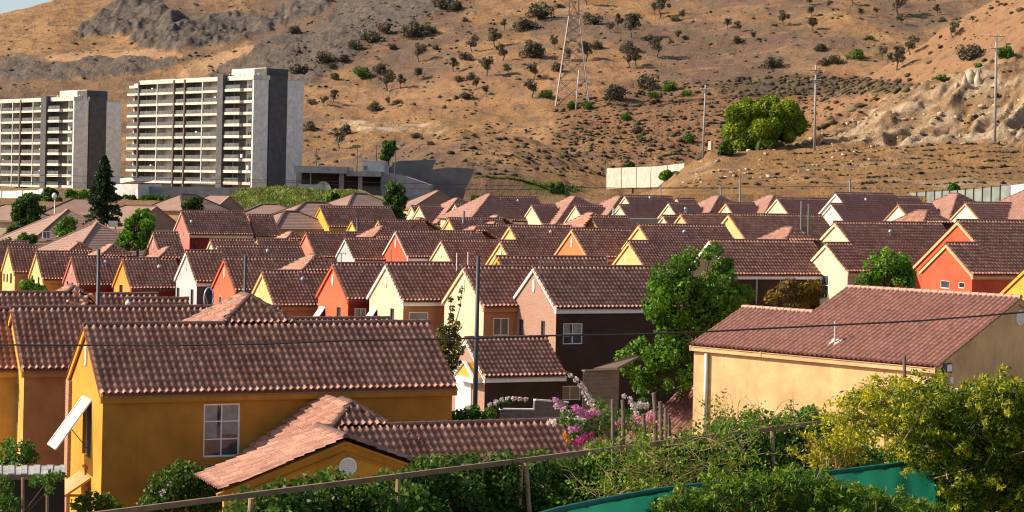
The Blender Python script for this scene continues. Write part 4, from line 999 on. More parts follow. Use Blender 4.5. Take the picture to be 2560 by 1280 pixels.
def cable(label, pts, D, r, group=None):
    m = MB(); q = []
    P3 = [P(a, b, d) for (a, b), d in zip(pts, D)]
    for i in range(len(P3) - 1):
        for k in range(8):
            t = k / 8; p = P3[i].lerp(P3[i+1], t); q.append(p)
    q.append(P3[-1]); m.tube(q, r, 5); o = m.build('power_cable', flat('cable_black', (.012, .012, .013), .6)); return tag(o, label, 'cable', group)
cable('black cable passing in front of the mustard house roof to the peach house', [(-200, 858), (0, 862), (400, 864), (660, 860), (870, 851), (1075, 848), (1190, 846), (1380, 839), (1560, 836), (1750, 830), (1900, 822), (2080, 813), (2300, 802), (2450, 790), (2700, 768)], [60] * 15, .028)
cable('thin wire crossing low before the tower blocks', [(-100, 436), (200, 440), (420, 446), (760, 452), (1180, 462), (1560, 470), (1800, 468), (2130, 466)], [300] * 8, .035, 'thin wires before the towers')
cable('lower thin wire from the tower blocks to the dirt bank', [(-100, 455), (180, 457), (360, 460), (750, 456), (1000, 472), (1300, 474), (1600, 471), (1850, 472)], [290] * 8, .035, 'thin wires before the towers')
cable('stay wire slanting through the big round tree', [(2018, 222), (1990, 270), (1950, 360)], [400, 402, 405], .06)
# ================================================================== vegetation
def leaves(cent, nrm, size, rg, aspect=1.7, flat_=.55, tint=None):
    """one pointed, slightly folded leaf at every centre; returns V,Q,T"""
    n = len(cent); cent = np.asarray(cent); nrm = np.asarray(nrm)
    a = rg.normal(size=(n, 3)); d = nrm * flat_ + a * (1 - flat_) ; d /= np.linalg.norm(d, axis=1, keepdims=True) + 1e-9
    b = rg.normal(size=(n, 3)); u = np.cross(d, b); u /= np.linalg.norm(u, axis=1, keepdims=True) + 1e-9; v = np.cross(d, u)
    s = (size * rg.uniform(.65, 1.3, n))[:, None]
    V = np.stack([cent - u*s*aspect/2, cent - v*s*.5 + d*s*.12, cent + u*s*aspect/2, cent + v*s*.5 + d*s*.12], 1).reshape(-1, 3)
    Q = np.arange(4*n).reshape(n, 4)
    T = rg.random(n) if tint is None else np.clip(tint + rg.normal(0, .13, n), 0, 1)
    return V, Q, T
def sph(n, rg):
    v = rg.normal(size=(n, 3)); return v / np.linalg.norm(v, axis=1, keepdims=True)
def clumps(cl, dens, size, rg, aspect=1.7, shell=(.55, 1.08), flat_=.55, gaps=.0):
    """cl: list of (centre, radius or (rx,ry,rz), tint); dens: leaves per clump of radius 1 (scaled by area)"""
    Vs, Qs, Ts, n0 = [], [], [], 0
    for c, r, tn in cl:
        r3 = np.array(r if hasattr(r, '__len__') else (r, r, r), float); k = max(6, int(dens * (r3.mean() ** 2)))
        d = sph(k, rg); rad = rg.uniform(shell[0], shell[1], k) ** .6
        p = np.array(c) + d * r3 * rad[:, None]
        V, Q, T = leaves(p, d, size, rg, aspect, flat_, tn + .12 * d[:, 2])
        Vs.append(V); Qs.append(Q + n0); Ts.append(T); n0 += len(V)
    return np.concatenate(Vs), np.concatenate(Qs), np.concatenate(Ts)
def sprays(roots, dirs, lens, rg, nleaf=36, size=.05, aspect=2.6, droop=.25, spread=.09, tint=.5, tip=.3):
    """arching sprays carrying fine feathery foliage"""
    Vs, Qs, Ts, n0 = [], [], [], 0
    for o, d, L in zip(roots, dirs, lens):
        t = np.sort(rg.uniform(.05, 1, nleaf)); d = d / np.linalg.norm(d)
        side = rg.normal(size=3); side -= d * side.dot(d); side /= np.linalg.norm(side) + 1e-9
        p = o + d * (L * t)[:, None] + np.array([0, 0, -1.]) * (droop * L * t**2)[:, None] + side * (.12 * L * np.sin(t * 3 + rg.random() * 3))[:, None]
        w = spread * (1.1 - t)[:, None] * L + .015
        off = rg.normal(size=(nleaf, 3)); p = p + off * w
        nn = off / (np.linalg.norm(off, axis=1, keepdims=True) + 1e-9)
        tt = tint + rg.normal(0, .1) + tip * (t - .5)
        V, Q, T = leaves(p, nn * .4 + d * .0 + np.array([0, 0, .4]), size, rg, aspect, .4, tt)
        Vs.append(V); Qs.append(Q + n0); Ts.append(T); n0 += len(V)
    return np.concatenate(Vs), np.concatenate(Qs), np.concatenate(Ts)
def branchy(mb, o, d, L, r, rg, depth=2, n=3, up=.25):
    """recursive tapered limbs"""
    o = Vector(o); d = Vector(d).normalized(); pts = [o]; p = o.copy(); dd = d.copy()
    for k in range(4):
        dd = (dd + Vector(rg.normal(0, .16, 3)) + Vector((0, 0, up * .15))).normalized(); p = p + dd * L / 4; pts.append(p.copy())
    mb.tube(pts, r, 6, r * .55)
    tips = [p]
    if depth > 0:
        for k in range(n):
            i = rg.integers(2, 5); q = pts[i]
            e = (dd + Vector(rg.normal(0, .6, 3)) + Vector((0, 0, up))).normalized()
            tips += branchy(mb, q, e, L * rg.uniform(.5, .75), r * .5, rg, depth - 1, n, up)
    return tips
LF_DARK = leaf_mat('leaf_dark_green', (.02, .05, .008), (.055, .115, .014), (.13, .22, .025))
LF_MID = leaf_mat('leaf_mid_green', (.03, .075, .010), (.075, .165, .016), (.15, .27, .028))
LF_BRIGHT = leaf_mat('leaf_bright_green', (.05, .12, .010), (.11, .25, .016), (.22, .38, .03))
LF_YEL = leaf_mat('leaf_yellow_green', (.05, .095, .006), (.25, .285, .012), (.68, .56, .025))
LF_FEATH = leaf_mat('leaf_feathery', (.03, .075, .006), (.12, .22, .012), (.32, .38, .025))
LF_BRONZE = leaf_mat('leaf_bronze', (.06, .06, .012), (.20, .125, .02), (.36, .21, .035))
LF_GRASS = leaf_mat('leaf_grass', (.09, .11, .02), (.19, .225, .035), (.34, .36, .07))
LF_TREE = leaf_mat('leaf_tree_green', (.03, .085, .008), (.10, .215, .014), (.20, .36, .03))
LF_LIME = leaf_mat('leaf_lime', (.07, .12, .010), (.20, .28, .018), (.36, .42, .035))
LF_OLIVE = leaf_mat('leaf_olive', (.06, .052, .032), (.125, .105, .062), (.20, .165, .10), .2)
LF_CONIF = leaf_mat('leaf_conifer', (.012, .03, .012), (.03, .062, .02), (.055, .10, .03), .2)
LF_DRY = leaf_mat('leaf_dry_scrub', (.05, .035, .022), (.10, .072, .042), (.16, .115, .06), .15)
BARK = flat('bark', (.085, .06, .042), .95, var=.35, scale=5)
BARKG = flat('bark_grey', (.13, .105, .085), .95, var=.3, scale=3)
TWIG = flat('dry_twig', (.27, .17, .085), .9, var=.35, scale=4)
def root_at(name, p, label, cat, group=None):
    return tag(empty(name, p), label, cat, group)
def crown(R, name, VQT, mat):
    V, Q, T = VQT; return mesh_np(name, V - np.array(R.location), Q, mat, R, T)
def tree(label, base, cl, dens, size, mat, seed, trunk_r=.12, limbs=5, name='tree', cat='tree', bark=None, group=None, aspect=1.5, flat_=.55, shell=(.55, 1.08), sink=.6):
    rg = np.random.default_rng(seed); R = root_at(name, base, label, cat, group)
    crown(R, 'crown', clumps(cl, dens, size, rg, aspect, shell, flat_), mat)
    sink = max(sink, float(base[2] - ground_z(base[0], base[1])) + .4)
    m = MB(); b = Vector((0, 0, -sink)); cs = [Vector(c[0]) - Vector(base) for c in cl]
    mid = sum(cs, Vector((0, 0, 0))) / len(cs); lo = min(c.z for c in cs); fork = Vector((mid.x * .4, mid.y * .4, max(.3, lo * .55)))
    m.tube([b, b.lerp(fork, .5) + Vector((.04, 0, 0)), fork], trunk_r, 8, trunk_r * .75)
    for c in sorted(cs, key=lambda c: -c.length)[:limbs]:
        k = fork.lerp(c, .5) + Vector(rg.normal(0, .08, 3)); m.tube([fork, k, c], trunk_r * .55, 6, trunk_r * .15)
    m.build('trunk', bark or BARK, R, True); return R
def cl_px(pts, D, jd=1., seed=0, tint=.5, tj=.15):
    """clumps from photo blobs (px,py,r_px[,depth offset][,tint])"""
    rg = np.random.default_rng(seed); out = []
    for q in pts:
        d = D + (q[3] if len(q) > 3 else rg.uniform(-jd, jd)); r = q[2] * d / F
        out.append((np.array(P(q[0], q[1], d)), r, (q[4] if len(q) > 4 else tint) + rg.normal(0, tj)))
    return out
def blob_fill(shape, D, r_px, n, depth, seed, tint=.5):
    """scatter clumps through a photo outline (polygon), with real depth"""
    rg = np.random.default_rng(seed); xs = [p[0] for p in shape]; ys = [p[1] for p in shape]; out = []
    cx = sum(xs) / len(xs); wd = (max(xs) - min(xs)) / 2
    while len(out) < n:
        x, y = rg.uniform(min(xs), max(xs)), rg.uniform(min(ys), max(ys))
        if not inpoly(np.array([x]), np.array([y]), shape)[0]: continue
        k = math.sqrt(max(0, 1 - ((x - cx) / wd) ** 2)); r = r_px * rg.uniform(.6, 1.25)
        out.append((x, y, r, rg.uniform(-1, .6) * depth * max(.25, k), tint + rg.normal(0, .14)))
    return cl_px(out, D)
# ---- hillside trees and bushes: seven crown kinds, copied with their trunks
def proto_tree(seed, kind):
    rg = np.random.default_rng(seed); cl = []
    if kind == 'tree':
        for k in range(rg.integers(9, 14)):
            a = rg.uniform(0, 6.28); r = rg.uniform(0, .42); cl.append((np.array([math.cos(a)*r, math.sin(a)*r, rg.uniform(.48, .95)]), rg.uniform(.10, .19), rg.uniform(.2, .75)))
        V = clumps(cl, 3600, .055, rg, 1.8, (.3, 1.15), .3); m = MB()
        lean = rg.normal(0, .1); f = Vector((lean, 0, .32)); m.tube([(0, 0, -.25), (lean * .3, 0, .15), f], .05, 6, .035)
        for c, r, _ in cl: m.tube([f, f.lerp(Vector(c), .55) + Vector(rg.normal(0, .03, 3)), Vector(c)], .022, 4, .008)
    else:
        for k in range(rg.integers(7, 11)):
            a = rg.uniform(0, 6.28); r = rg.uniform(0, .42); cl.append((np.array([math.cos(a)*r, math.sin(a)*r, rg.uniform(.05, .34)]), rg.uniform(.14, .24), rg.uniform(.2, .75)))
        V = clumps(cl, 3000, .055, rg, 1.7, (.4, 1.1), .35); m = MB()
        for c, r, _ in cl[:5]: m.tube([(0, 0, -.1), Vector(c)], .02, 4, .008)
    return V, m
PROT = {}
def hill_plant(px, py, wpx, kind, mat, label, name, cat, group, i, hscale=1.):
    g = drop(px, py); s = F / g.y; wd = wpx / s
    key = (kind, i % 5, mat.name)
    if key not in PROT:
        V, m = proto_tree(100 + i % 5 + (0 if kind == 'tree' else 50), kind)
        R = empty(name, g); c = mesh_np('crown', V[0], V[1], mat, R, V[2]); t = m.build('trunk' if kind == 'tree' else 'stem', BARKG, R); PROT[key] = (R, c, t)
    else:
        R0, c0, t0 = PROT[key]; R = R0.copy(); COL.objects.link(R); R.name = name
        for o in (c0, t0):
            n = o.copy(); COL.objects.link(n); n.parent = R
    R.location = g; R.rotation_euler = (0, 0, (i * 2.4) % 6.28); R.scale = (wd, wd, wd * hscale * (1 if kind == 'tree' else 1.05)); tag(R, label, cat, group)
    return R
def z2(l, ox): return [(ox + x / 2.4615, y / 2.4615, w / 2.4615, *r) for x, y, w, *r in l]
T, B, G_ = 'tree', 'bush', 'green'
HP = z2([(855,385,95,T),(1180,322,78,T),(960,303,62,B),(700,306,62,B),(830,228,170,B),(945,203,62,B),(500,472,112,G_),(625,444,112,B),(340,492,66,B),(330,633,62,T),(270,657,56,T),(195,643,62,B),(660,562,100,T),(740,553,72,T),(850,497,62,T),(585,682,92,B),(665,652,42,T),(725,642,62,B),(1065,444,70,T),(1170,492,82,B),(1270,472,100,T),(1100,502,62,B),(1140,607,92,B),(1080,612,42,B),(1205,552,52,T),(1265,592,54,T),(1370,377,80,T),(1320,293,92,T),(1540,352,180,B),(1140,367,82,B),(1560,490,84,T),(1400,462,52,T),(1690,302,64,T),(1700,442,92,B),(1775,382,64,T),(1550,602,92,T),(1640,602,84,G_),(1790,667,94,G_),(1890,672,84,G_),(1880,382,102,T),(1940,303,84,B),(1600,113,170,B),(1510,183,150,B),(1380,186,52,T),(1140,127,42,B),(1890,122,64,B),(1890,32,92,T),(1720,52,52,B),(410,818,92,B),(190,803,100,B),(365,918,92,T),(840,852,62,B),(930,893,52,B),(400,382,84,B),(320,423,62,B),(280,392,112,B),(560,262,132,B),(650,203,122,B),(100,212,92,B),(110,457,112,B),(470,303,92,B),(1000,60,150,B),(1090,60,120,B)], 700) + \
 z2([(580,92,62,T),(620,107,112,T),(715,132,62,B),(750,127,48,T),(310,203,52,T),(355,182,76,T),(440,233,122,T),(425,322,112,B),(595,358,100,T),(430,418,82,T),(465,408,70,T),(545,252,72,B),(725,252,52,T),(770,242,42,B),(680,287,36,T),(1030,182,52,T),(1085,262,72,B),(1190,252,46,T),(1100,203,52,T),(1375,158,72,T),(1555,188,62,T),(1545,107,52,T),(1600,318,72,B),(1310,413,112,B),(520,543,180,B),(330,613,150,B),(575,602,66,G_),(665,564,100,G_),(780,594,72,G_),(395,742,92,G_),(790,873,92,G_),(500,863,62,G_),(470,823,82,B),(210,148,112,B)], 1400) + \
 z2([(320,188,62,T),(565,33,62,T),(620,103,42,T),(715,97,42,T),(850,103,124,T),(865,153,52,T),(1090,93,52,T),(1125,137,52,B),(1310,143,36,T),(1185,233,76,T),(680,243,56,G_),(375,318,76,B),(605,362,112,G_),(755,373,72,T),(925,338,92,T),(840,433,112,T),(875,333,42,B),(400,403,84,B),(470,393,84,B),(1300,373,170,B),(1350,424,72,G_),(1520,363,132,G_),(1110,494,62,G_),(425,53,42,T),(305,33,42,T)], 1900)
LOTS = [((lambda x, y: y < 60 and x < 1250), 'high on the grey scree'), ((lambda x, y: x < 1010 and y < 250), 'on the scree edge above the tower blocks'), ((lambda x, y: x < 1120 and y > 250), 'low on the slope above the villa'),
        ((lambda x, y: x < 1330), 'on the bare slope between the towers and the pylon'), ((lambda x, y: x < 1500 and y < 130), 'high up near the pylon mast'), ((lambda x, y: x < 1500), 'around the feet of the pylon'),
        ((lambda x, y: x < 1760 and y < 180), 'on the upper orange slope past the pylon'), ((lambda x, y: x < 1760), 'between the pylon and the short tall pole'), ((lambda x, y: x < 2080), 'above the big round tree'),
        ((lambda x, y: y < 75), 'high on the far orange spur'), ((lambda x, y: x < 2330), 'on the spur between the two tall poles'), ((lambda x, y: True), 'around the pale rock outcrop')]
KW = {T: ('grey-brown twisted tree', 'hillside_tree', 'tree'), B: ('low grey-olive bush', 'hillside_bush', 'bush'), G_: ('rounded dark green bush', 'hillside_bush', 'bush')}
for i, (x, y, w_, k) in enumerate(HP):
    if y < 6: y = 6
    where = next(n for f, n in LOTS if f(x, y)); wd, nm, ct = KW[k]; sz = 'large' if w_ > 44 else ('small' if w_ < 26 else 'mid-sized')
    lab = f'{sz} {wd} {where}'
    hill_plant(x, y, w_ * 1.15, 'tree' if k == T else 'bush', LF_MID if k == G_ else LF_OLIVE, lab, nm, ct, f'{sz} {k if k != G_ else "green bushe"}s {where}', i, 1.05 if k == T else .95)
# ---- dry scrub nobody could count, and the stones of the rocky slope
ICO = None
def ico():
    t = (1 + 5 ** .5) / 2; v = np.array([(-1,t,0),(1,t,0),(-1,-t,0),(1,-t,0),(0,-1,t),(0,1,t),(0,-1,-t),(0,1,-t),(t,0,-1),(t,0,1),(-t,0,-1),(-t,0,1)], float); v /= np.linalg.norm(v[0])
    f = np.array([(0,11,5),(0,5,1),(0,1,7),(0,7,10),(0,10,11),(1,5,9),(5,11,4),(11,10,2),(10,7,6),(7,1,8),(3,9,4),(3,4,2),(3,2,6),(3,6,8),(3,8,9),(4,9,5),(2,4,11),(6,2,10),(8,6,7),(9,8,1)]); return v, f
def scatter(name, mat, pts, sizes, rg, squash=.6, rough=.3, kind='stuff', label=None, stretch=1.):
    v, f = ico(); n = len(pts); a = rg.uniform(0, 6.28, n); c, s = np.cos(a), np.sin(a)
    W = v[None] * (1 + rg.normal(0, rough, (n, 12, 1))) * (np.asarray(sizes)[:, None, None]) * np.stack([rg.uniform(.8, 1.5 * stretch, n), rg.uniform(.7, 1.1, n), squash * rg.uniform(.7, 1.3, n)], -1)[:, None, :]
    X = W[..., 0] * c[:, None] - W[..., 1] * s[:, None]; Y = W[..., 0] * s[:, None] + W[..., 1] * c[:, None]
    V = np.stack([X, Y, W[..., 2]], -1) + np.asarray(pts)[:, None, :]
    Q = (f[None] + (np.arange(n) * 12)[:, None, None]).reshape(-1, 3)
    o = mesh_np(name, V.reshape(-1, 3), Q, mat, None, np.repeat(rg.random(n), 20)); tag(o, label, None, None, kind); return o
rg = np.random.default_rng(77)
def scatter_pts(poly, n, d0=362, hmax=2000):
    xs = [p[0] for p in poly]; ys = [p[1] for p in poly]; out = []; k = 0
    while len(out) < n and k < n * 6:
        k += 1; x, y = rg.uniform(min(xs), max(xs)), rg.uniform(min(ys), max(ys))
        if inpoly(np.array([x]), np.array([y]), poly)[0]: out.append(drop(x, y, d0, step=2.5))
    return out
pts = []; sz = []
for poly, n, smin, smax in (([(0, 60), (500, 0), (2560, 0), (2560, 130), (2000, 340), (1700, 430), (1200, 440), (760, 430), (760, 200), (330, 180), (0, 230)], 1500, .3, 1.2),
        ([(1380, 260), (1500, 225), (1700, 200), (1900, 235), (2100, 185), (2240, 225), (2120, 300), (2000, 350), (1700, 410), (1400, 400)], 1000, .4, 1.3),
        ([(500, 185), (880, 0), (1200, 0), (1000, 100), (760, 220), (600, 250)], 600, .35, .9),
        ([(1100, 330), (1700, 300), (1700, 440), (1200, 450)], 500, .3, 1.1),
        ([(1650, 470), (2030, 380), (2560, 360), (2560, 460), (2200, 480)], 650, .14, .6), ([(2030, 340), (2450, 180), (2560, 150), (2560, 340), (2060, 372)], 120, .2, .7), ([(1740, 205), (1900, 192), (2150, 198), (2330, 215), (2200, 242), (1850, 240)], 330, .5, 1.4)):
    q = scatter_pts(poly, n); pts += q; sz += list(smin + (smax - smin) * rg.random(len(q)) ** 2.2)
pts = np.array([tuple(p) for p in pts]); SCRUBM = leaf_mat('scrub', (.045, .032, .02), (.085, .065, .035), (.15, .12, .05), .05, .9)
scatter('scrub', SCRUBM, pts, sz, rg, .62, .28, label='low dry scrub dotted over the bare hillside')
q = scatter_pts([(1650, 455), (1800, 390), (2030, 345), (2250, 250), (2450, 180), (2560, 200), (2560, 340), (2300, 380), (2000, 440), (1800, 465)], 520); q = np.array([tuple(p) for p in q])
ROCKM = flat('pale_rock', (.45, .35, .24), .9, var=.35, scale=1.2)
scatter('rubble', ROCKM, q, .10 + .5 * rg.random(len(q)) ** 3.5, rg, .6, .42, label='pale broken stones strewn over the rocky slope')
bl = [(2410, 215, 22), (2428, 205, 26), (2445, 215, 26), (2392, 225, 18), (2310, 290, 14), (2215, 285, 14), (2235, 290, 12), (2350, 290, 16), (2375, 300, 12), (2190, 280, 14), (2280, 280, 10), (1995, 365, 14), (2010, 362, 16), (1920, 445, 9), (1940, 450, 8), (1975, 448, 10), (1985, 440, 8), (2060, 430, 7), (2110, 415, 6), (2210, 405, 7), (2240, 408, 6), (1870, 440, 8), (1850, 430, 8), (2330, 310, 12), (2460, 300, 16), (2500, 300, 20), (2530, 330, 24), (2550, 345, 26), (2150, 310, 12), (2170, 300, 14)]
v0, f0 = ico()
for i, (x, y, r) in enumerate(bl):
    g = drop(x, y); s = r * g.y / F / 1.6; vv = v0 * (1 + rg.normal(0, .32, (12, 1))) * s * (np.array([.75, .6, .5]) if i > 3 else np.array([.8, .7, 2.0])); R = mesh_np('boulder', vv, f0, ROCKM); R.location = g
    tag(R, 'pale upright rock of the outcrop on the ridge' if i < 4 else ('pale boulder lying on the rocky cut beside the tall poles' if y < 380 else 'small pale boulder on the lower dirt slope'), 'boulder', 'outcrop rocks' if i < 4 else ('cut boulders' if y < 380 else 'slope boulders'))
# ---- trees among and behind the houses
def outline(*p): return list(p)
tree('big round bright green tree on the rocky slope below the tall poles', drop(1880, 420), blob_fill(outline((1830, 300), (1850, 268), (1900, 252), (1950, 256), (1985, 280), (1998, 310), (1985, 345), (1940, 370), (1905, 410), (1870, 418), (1830, 400), (1822, 350)), 405, 24, 120, 5.5, 5, .5) + cl_px([(1850, 395, 26), (1870, 405, 22), (1900, 400, 24), (1885, 412, 16), (1840, 375, 24), (1930, 372, 22)], 402, 1, 6, .55), 400, .42, LF_LIME, 5, .4, 6, flat_=.45)
big = blob_fill(outline((1620, 705), (1660, 650), (1700, 615), (1725, 600), (1760, 640), (1800, 608), (1835, 640), (1850, 700), (1866, 740), (1845, 790), (1800, 815), (1760, 830), (1740, 880), (1752, 960), (1700, 985), (1640, 960), (1560, 975), (1545, 900), (1535, 860), (1600, 850), (1640, 870), (1655, 810), (1610, 770)), 104, 22, 150, 1.7, 8, .5)
big += cl_px([(1680, 800, 30), (1700, 835, 30), (1690, 865, 28), (1725, 800, 28), (1660, 840, 26), (1738, 900, 26), (1728, 950, 26), (1650, 870, 24), (1640, 780, 24), (1715, 770, 26)], 103.3, .6, 9, .55)
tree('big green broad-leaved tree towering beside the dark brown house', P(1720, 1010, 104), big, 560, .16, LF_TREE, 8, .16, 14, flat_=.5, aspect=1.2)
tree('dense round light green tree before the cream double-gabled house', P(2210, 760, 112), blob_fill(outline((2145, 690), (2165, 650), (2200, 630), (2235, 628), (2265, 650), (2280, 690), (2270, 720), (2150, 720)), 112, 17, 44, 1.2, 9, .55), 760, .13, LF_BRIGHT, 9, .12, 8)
tree('bronze and dark green spiky shrub behind the peach house ridge', P(1990, 790, 100), blob_fill(outline((1910, 760), (1930, 720), (1980, 705), (2040, 712), (2066, 740), (2060, 775), (1920, 775)), 100, 13, 40, .8, 10, .5), 900, .09, LF_BRONZE, 10, .06, 6, name='shrub', cat='shrub', aspect=3.2, flat_=.2)
# conifer
def conifer(label, px, py0, py1, wpx, D, seed):
    rg = np.random.default_rng(seed); b = P(px, py1, D); t = P(px, py0, D); R = root_at('conifer', b, label, 'tree'); H = t.z - b.z; wr = wpx / 2 * D / F
    ro, di, ln = [], [], []
    for k in range(190):
        f = rg.random() ** .8; z = H * (.06 + .92 * f); rr = wr * (1 - f) ** .85 * rg.uniform(.75, 1.15) + .12; a = rg.uniform(0, 6.28)
        ro.append(np.array(b) + np.array([0, 0, z])); di.append(np.array([math.cos(a), math.sin(a), .12 + .3 * f])); ln.append(rr)
    crown(R, 'crown', sprays(ro, di, ln, rg, 42, .2, 2.2, .3, .10, .45, .3), LF_CONIF)
    m = MB(); m.tube([(0, 0, -2), (0, 0, H * .97)], .22, 8, .03); m.build('trunk', BARK, R, True)
conifer('tall dark pointed conifer in front of the farther tower block', 258, 388, 565, 104, 205, 21)
tree('dark green rounded tree beside the white boundary wall', P(72, 590, 225), blob_fill(outline((35, 545), (50, 500), (85, 486), (112, 500), (110, 545), (80, 570), (35, 585)), 225, 15, 34, 1.8, 22, .4), 330, .24, LF_DARK, 22, .2, 6)
tree('small bright green tree hiding the pyramid-roofed bungalow window', P(165, 605, 190), blob_fill(outline((140, 580), (160, 545), (180, 540), (195, 560), (190, 580), (150, 600)), 190, 10, 24, .9, 23, .5), 480, .18, LF_BRIGHT, 23, .1, 5)
tree('spiky yellow-green tree in front of the long pinkish bungalow roof', P(345, 640, 172), blob_fill(outline((285, 615), (310, 570), (325, 540), (350, 530), (362, 522), (375, 550), (400, 570), (400, 585), (365, 600), (350, 622), (290, 620)), 172, 12, 44, 1.2, 24, .5), 420, .22, LF_BRIGHT, 24, .14, 8, aspect=2., flat_=.3)
tree('narrow dark columnar tree between the amber house and the cream gables', P(990, 570, 225), blob_fill(outline((965, 500), (970, 470), (985, 458), (1005, 470), (1015, 510), (1010, 545), (985, 545)), 225, 12, 36, 1.1, 25, .4), 420, .2, LF_DARK, 25, .14, 6)
tree('rounded dark green bush in front of the pale gable with a post', P(485, 528, 210), blob_fill(outline((458, 520), (465, 500), (490, 494), (512, 505), (516, 524)), 210, 9, 20, .9, 26, .4), 480, .2, LF_DARK, 26, .1, 4, name='bush', cat='bush')
for i, (pl, D, lab, mt) in enumerate([(outline((150, 485), (110, 490), (100, 480), (125, 472)), 450, 'dark shrub by the foot of the farther tower', LF_DARK), (outline((170, 482), (210, 478), (240, 490), (235, 505), (170, 500)), 450, 'yellow-green shrub before the farther tower grey end', LF_BRIGHT),
        (outline((290, 500), (340, 490), (345, 515), (285, 515)), 445, 'dark green shrub beside the conifer', LF_MID), (outline((355, 500), (410, 490), (430, 505), (420, 515), (350, 512)), 443, 'sunlit shrub under the podium wall', LF_MID),
        (outline((1180, 505), (1185, 492), (1210, 490), (1215, 505)), 330, 'dark bush at the edge of the grass strip behind the cream gables', LF_DARK), (outline((1370, 480), (1380, 462), (1405, 460), (1412, 478)), 420, 'round dark bush on the green strip', LF_MID), (outline((1650, 450), (1655, 435), (1680, 430), (1690, 445)), 395, 'yellow-green bush below the cream boundary wall', LF_BRIGHT),
        (outline((20, 600), (60, 590), (90, 592), (92, 604), (20, 606)), 185, 'low hedge before the pyramid-roofed bungalow', LF_MID), (outline((45, 735), (60, 705), (85, 700), (112, 715), (118, 735)), 140, 'bright bushy plant under the yellow gables', LF_BRIGHT), (outline((5, 600), (30, 560), (45, 570), (40, 600)), 215, 'leafy shrub at the picture edge under the brown bungalow roof', LF_DARK), (outline((240, 505), (285, 488), (300, 500), (280, 512)), 446, 'low green shrub beside the white outbuilding', LF_MID), (outline((420, 512), (440, 492), (455, 505), (445, 518)), 440, 'dark shrub between the podium wall and the pale gable', LF_DARK), (outline((60, 498), (110, 492), (150, 500), (140, 512), (60, 510)), 418, 'wide green shrub under the white boundary wall', LF_MID), (outline((820, 500), (835, 486), (850, 500), (840, 508)), 300, 'dark little bush on the grassy bank', LF_DARK), (outline((1560, 420), (1580, 405), (1600, 420), (1590, 432)), 520, 'dark bush behind the cream boundary wall', LF_DARK), (outline((1790, 390), (1800, 360), (1825, 352), (1835, 385)), 425, 'dark green bush tucked beside the big round tree', LF_DARK), (outline((2370, 475), (2385, 462), (2400, 475), (2390, 482)), 365, 'small green bush before the grey fence', LF_MID), (outline((955, 402), (960, 360), (985, 358), (992, 378)), 470, 'flat-topped green tree behind the villa', LF_MID)]):
    xs = [p[0] for p in pl]
    if D in (420, 395, 520, 425, 365): D = min(560., drop(sum(xs) / len(xs), max(p[1] for p in pl)).y)
    tree(lab, P(sum(xs) / len(xs), max(p[1] for p in pl) + 8, D), blob_fill(pl, D, max(7, (max(xs) - min(xs)) * .14), 18, .6 * (max(xs) - min(xs)) * D / F * .4, 40 + i, .5), 130000 / D ** 1.05, .0011 * D, mt, 40 + i, .0005 * D, 4, name='shrub', cat='shrub')
# grassy bank in front of the villa: stuff
def grass(poly, D0, D1, n, h, mat, label, seed, name='grass'):
    rg_ = np.random.default_rng(seed); xs = [p[0] for p in poly]; ys = [p[1] for p in poly]; c = []
    while len(c) < n:
        x, y = rg_.uniform(min(xs), max(xs)), rg_.uniform(min(ys), max(ys))
        if inpoly(np.array([x]), np.array([y]), poly)[0]:
            f = (max(ys) - y) / (max(ys) - min(ys)); c.append(np.array(P(x, y, D0 + (D1 - D0) * f)))
    c = np.array(c); V, Q, T = leaves(c, np.tile([0, -.9, .15], (len(c), 1)), h, rg_, 3.4, .55, .45 + .3 * np.sin(c[:, 0] * .9) * np.sin(c[:, 1] * .21)); o = mesh_np(name, V, Q, mat, None, T); tag(o, label, None, None, 'stuff')
def bank_pt(px, f):
    """surface of the raised bank: f 0 at its foot, 1 at its crest"""
    return P(px, 526 - 48 * f - 8 * math.exp(-((px - 700) / 90) ** 2) * f, 286 + 48 * f)
def bank():
    xs = np.arange(520, 981, 10); rows = []
    for r in range(0, 12):
        f = r / 11; rows.append([bank_pt(x, f * max(0, min(1, (x - 540) / 60, (960 - x) / 70))) + Vector((0, 0, .25 * math.sin(x * .2 + r) - (0 if r else 6))) for x in xs])
    rows.append([Vector((p.x * 1.25, 425, min(p.z, 11.2))) for p in rows[-1]]); rows.append([Vector((p.x, 436, 6)) for p in rows[-1]])
    n = len(xs); V = [tuple(p) for r in rows for p in r]; Q = [(i*n+j, i*n+j+1, (i+1)*n+j+1, (i+1)*n+j) for i in range(len(rows)-1) for j in range(n-1)]
    tag(mesh_np('grassy_bank', V, Q, flat('bank_soil', (.16, .15, .05), .95, var=.4, scale=.5), smooth=True), kind='structure')
bank()
def grass(pts, h, mat, label, seed):
    rg_ = np.random.default_rng(seed); c = np.array([tuple(p) for p in pts]) + np.array([0, 0, h * .4])
    V, Q, T = leaves(c, np.tile([0, -.9, .15], (len(c), 1)), h, rg_, 3.4, .55, .45 + .3 * np.sin(c[:, 0] * .9) * np.sin(c[:, 1] * .21)); o = mesh_np('grass', V, Q, mat, None, T); tag(o, label, None, None, 'stuff')
rgb = np.random.default_rng(61); gp = []
for k in range(9000):
    x = rgb.uniform(560, 945); e = max(0, min(1, (x - 540) / 60, (960 - x) / 70)); gp.append(bank_pt(x, rgb.random() * e))
grass(gp, .3, LF_GRASS, 'rough green growth on the bank before the villa', 62)
gp = []
while len(gp) < 1500:
    x, y = rgb.uniform(1180, 1485), rgb.uniform(458, 488)
    if inpoly(np.array([x]), np.array([y]), outline((1185, 470), (1230, 460), (1350, 462), (1470, 470), (1440, 484), (1300, 488), (1200, 486)))[0]: gp.append(drop(x, y, 362, step=2.))
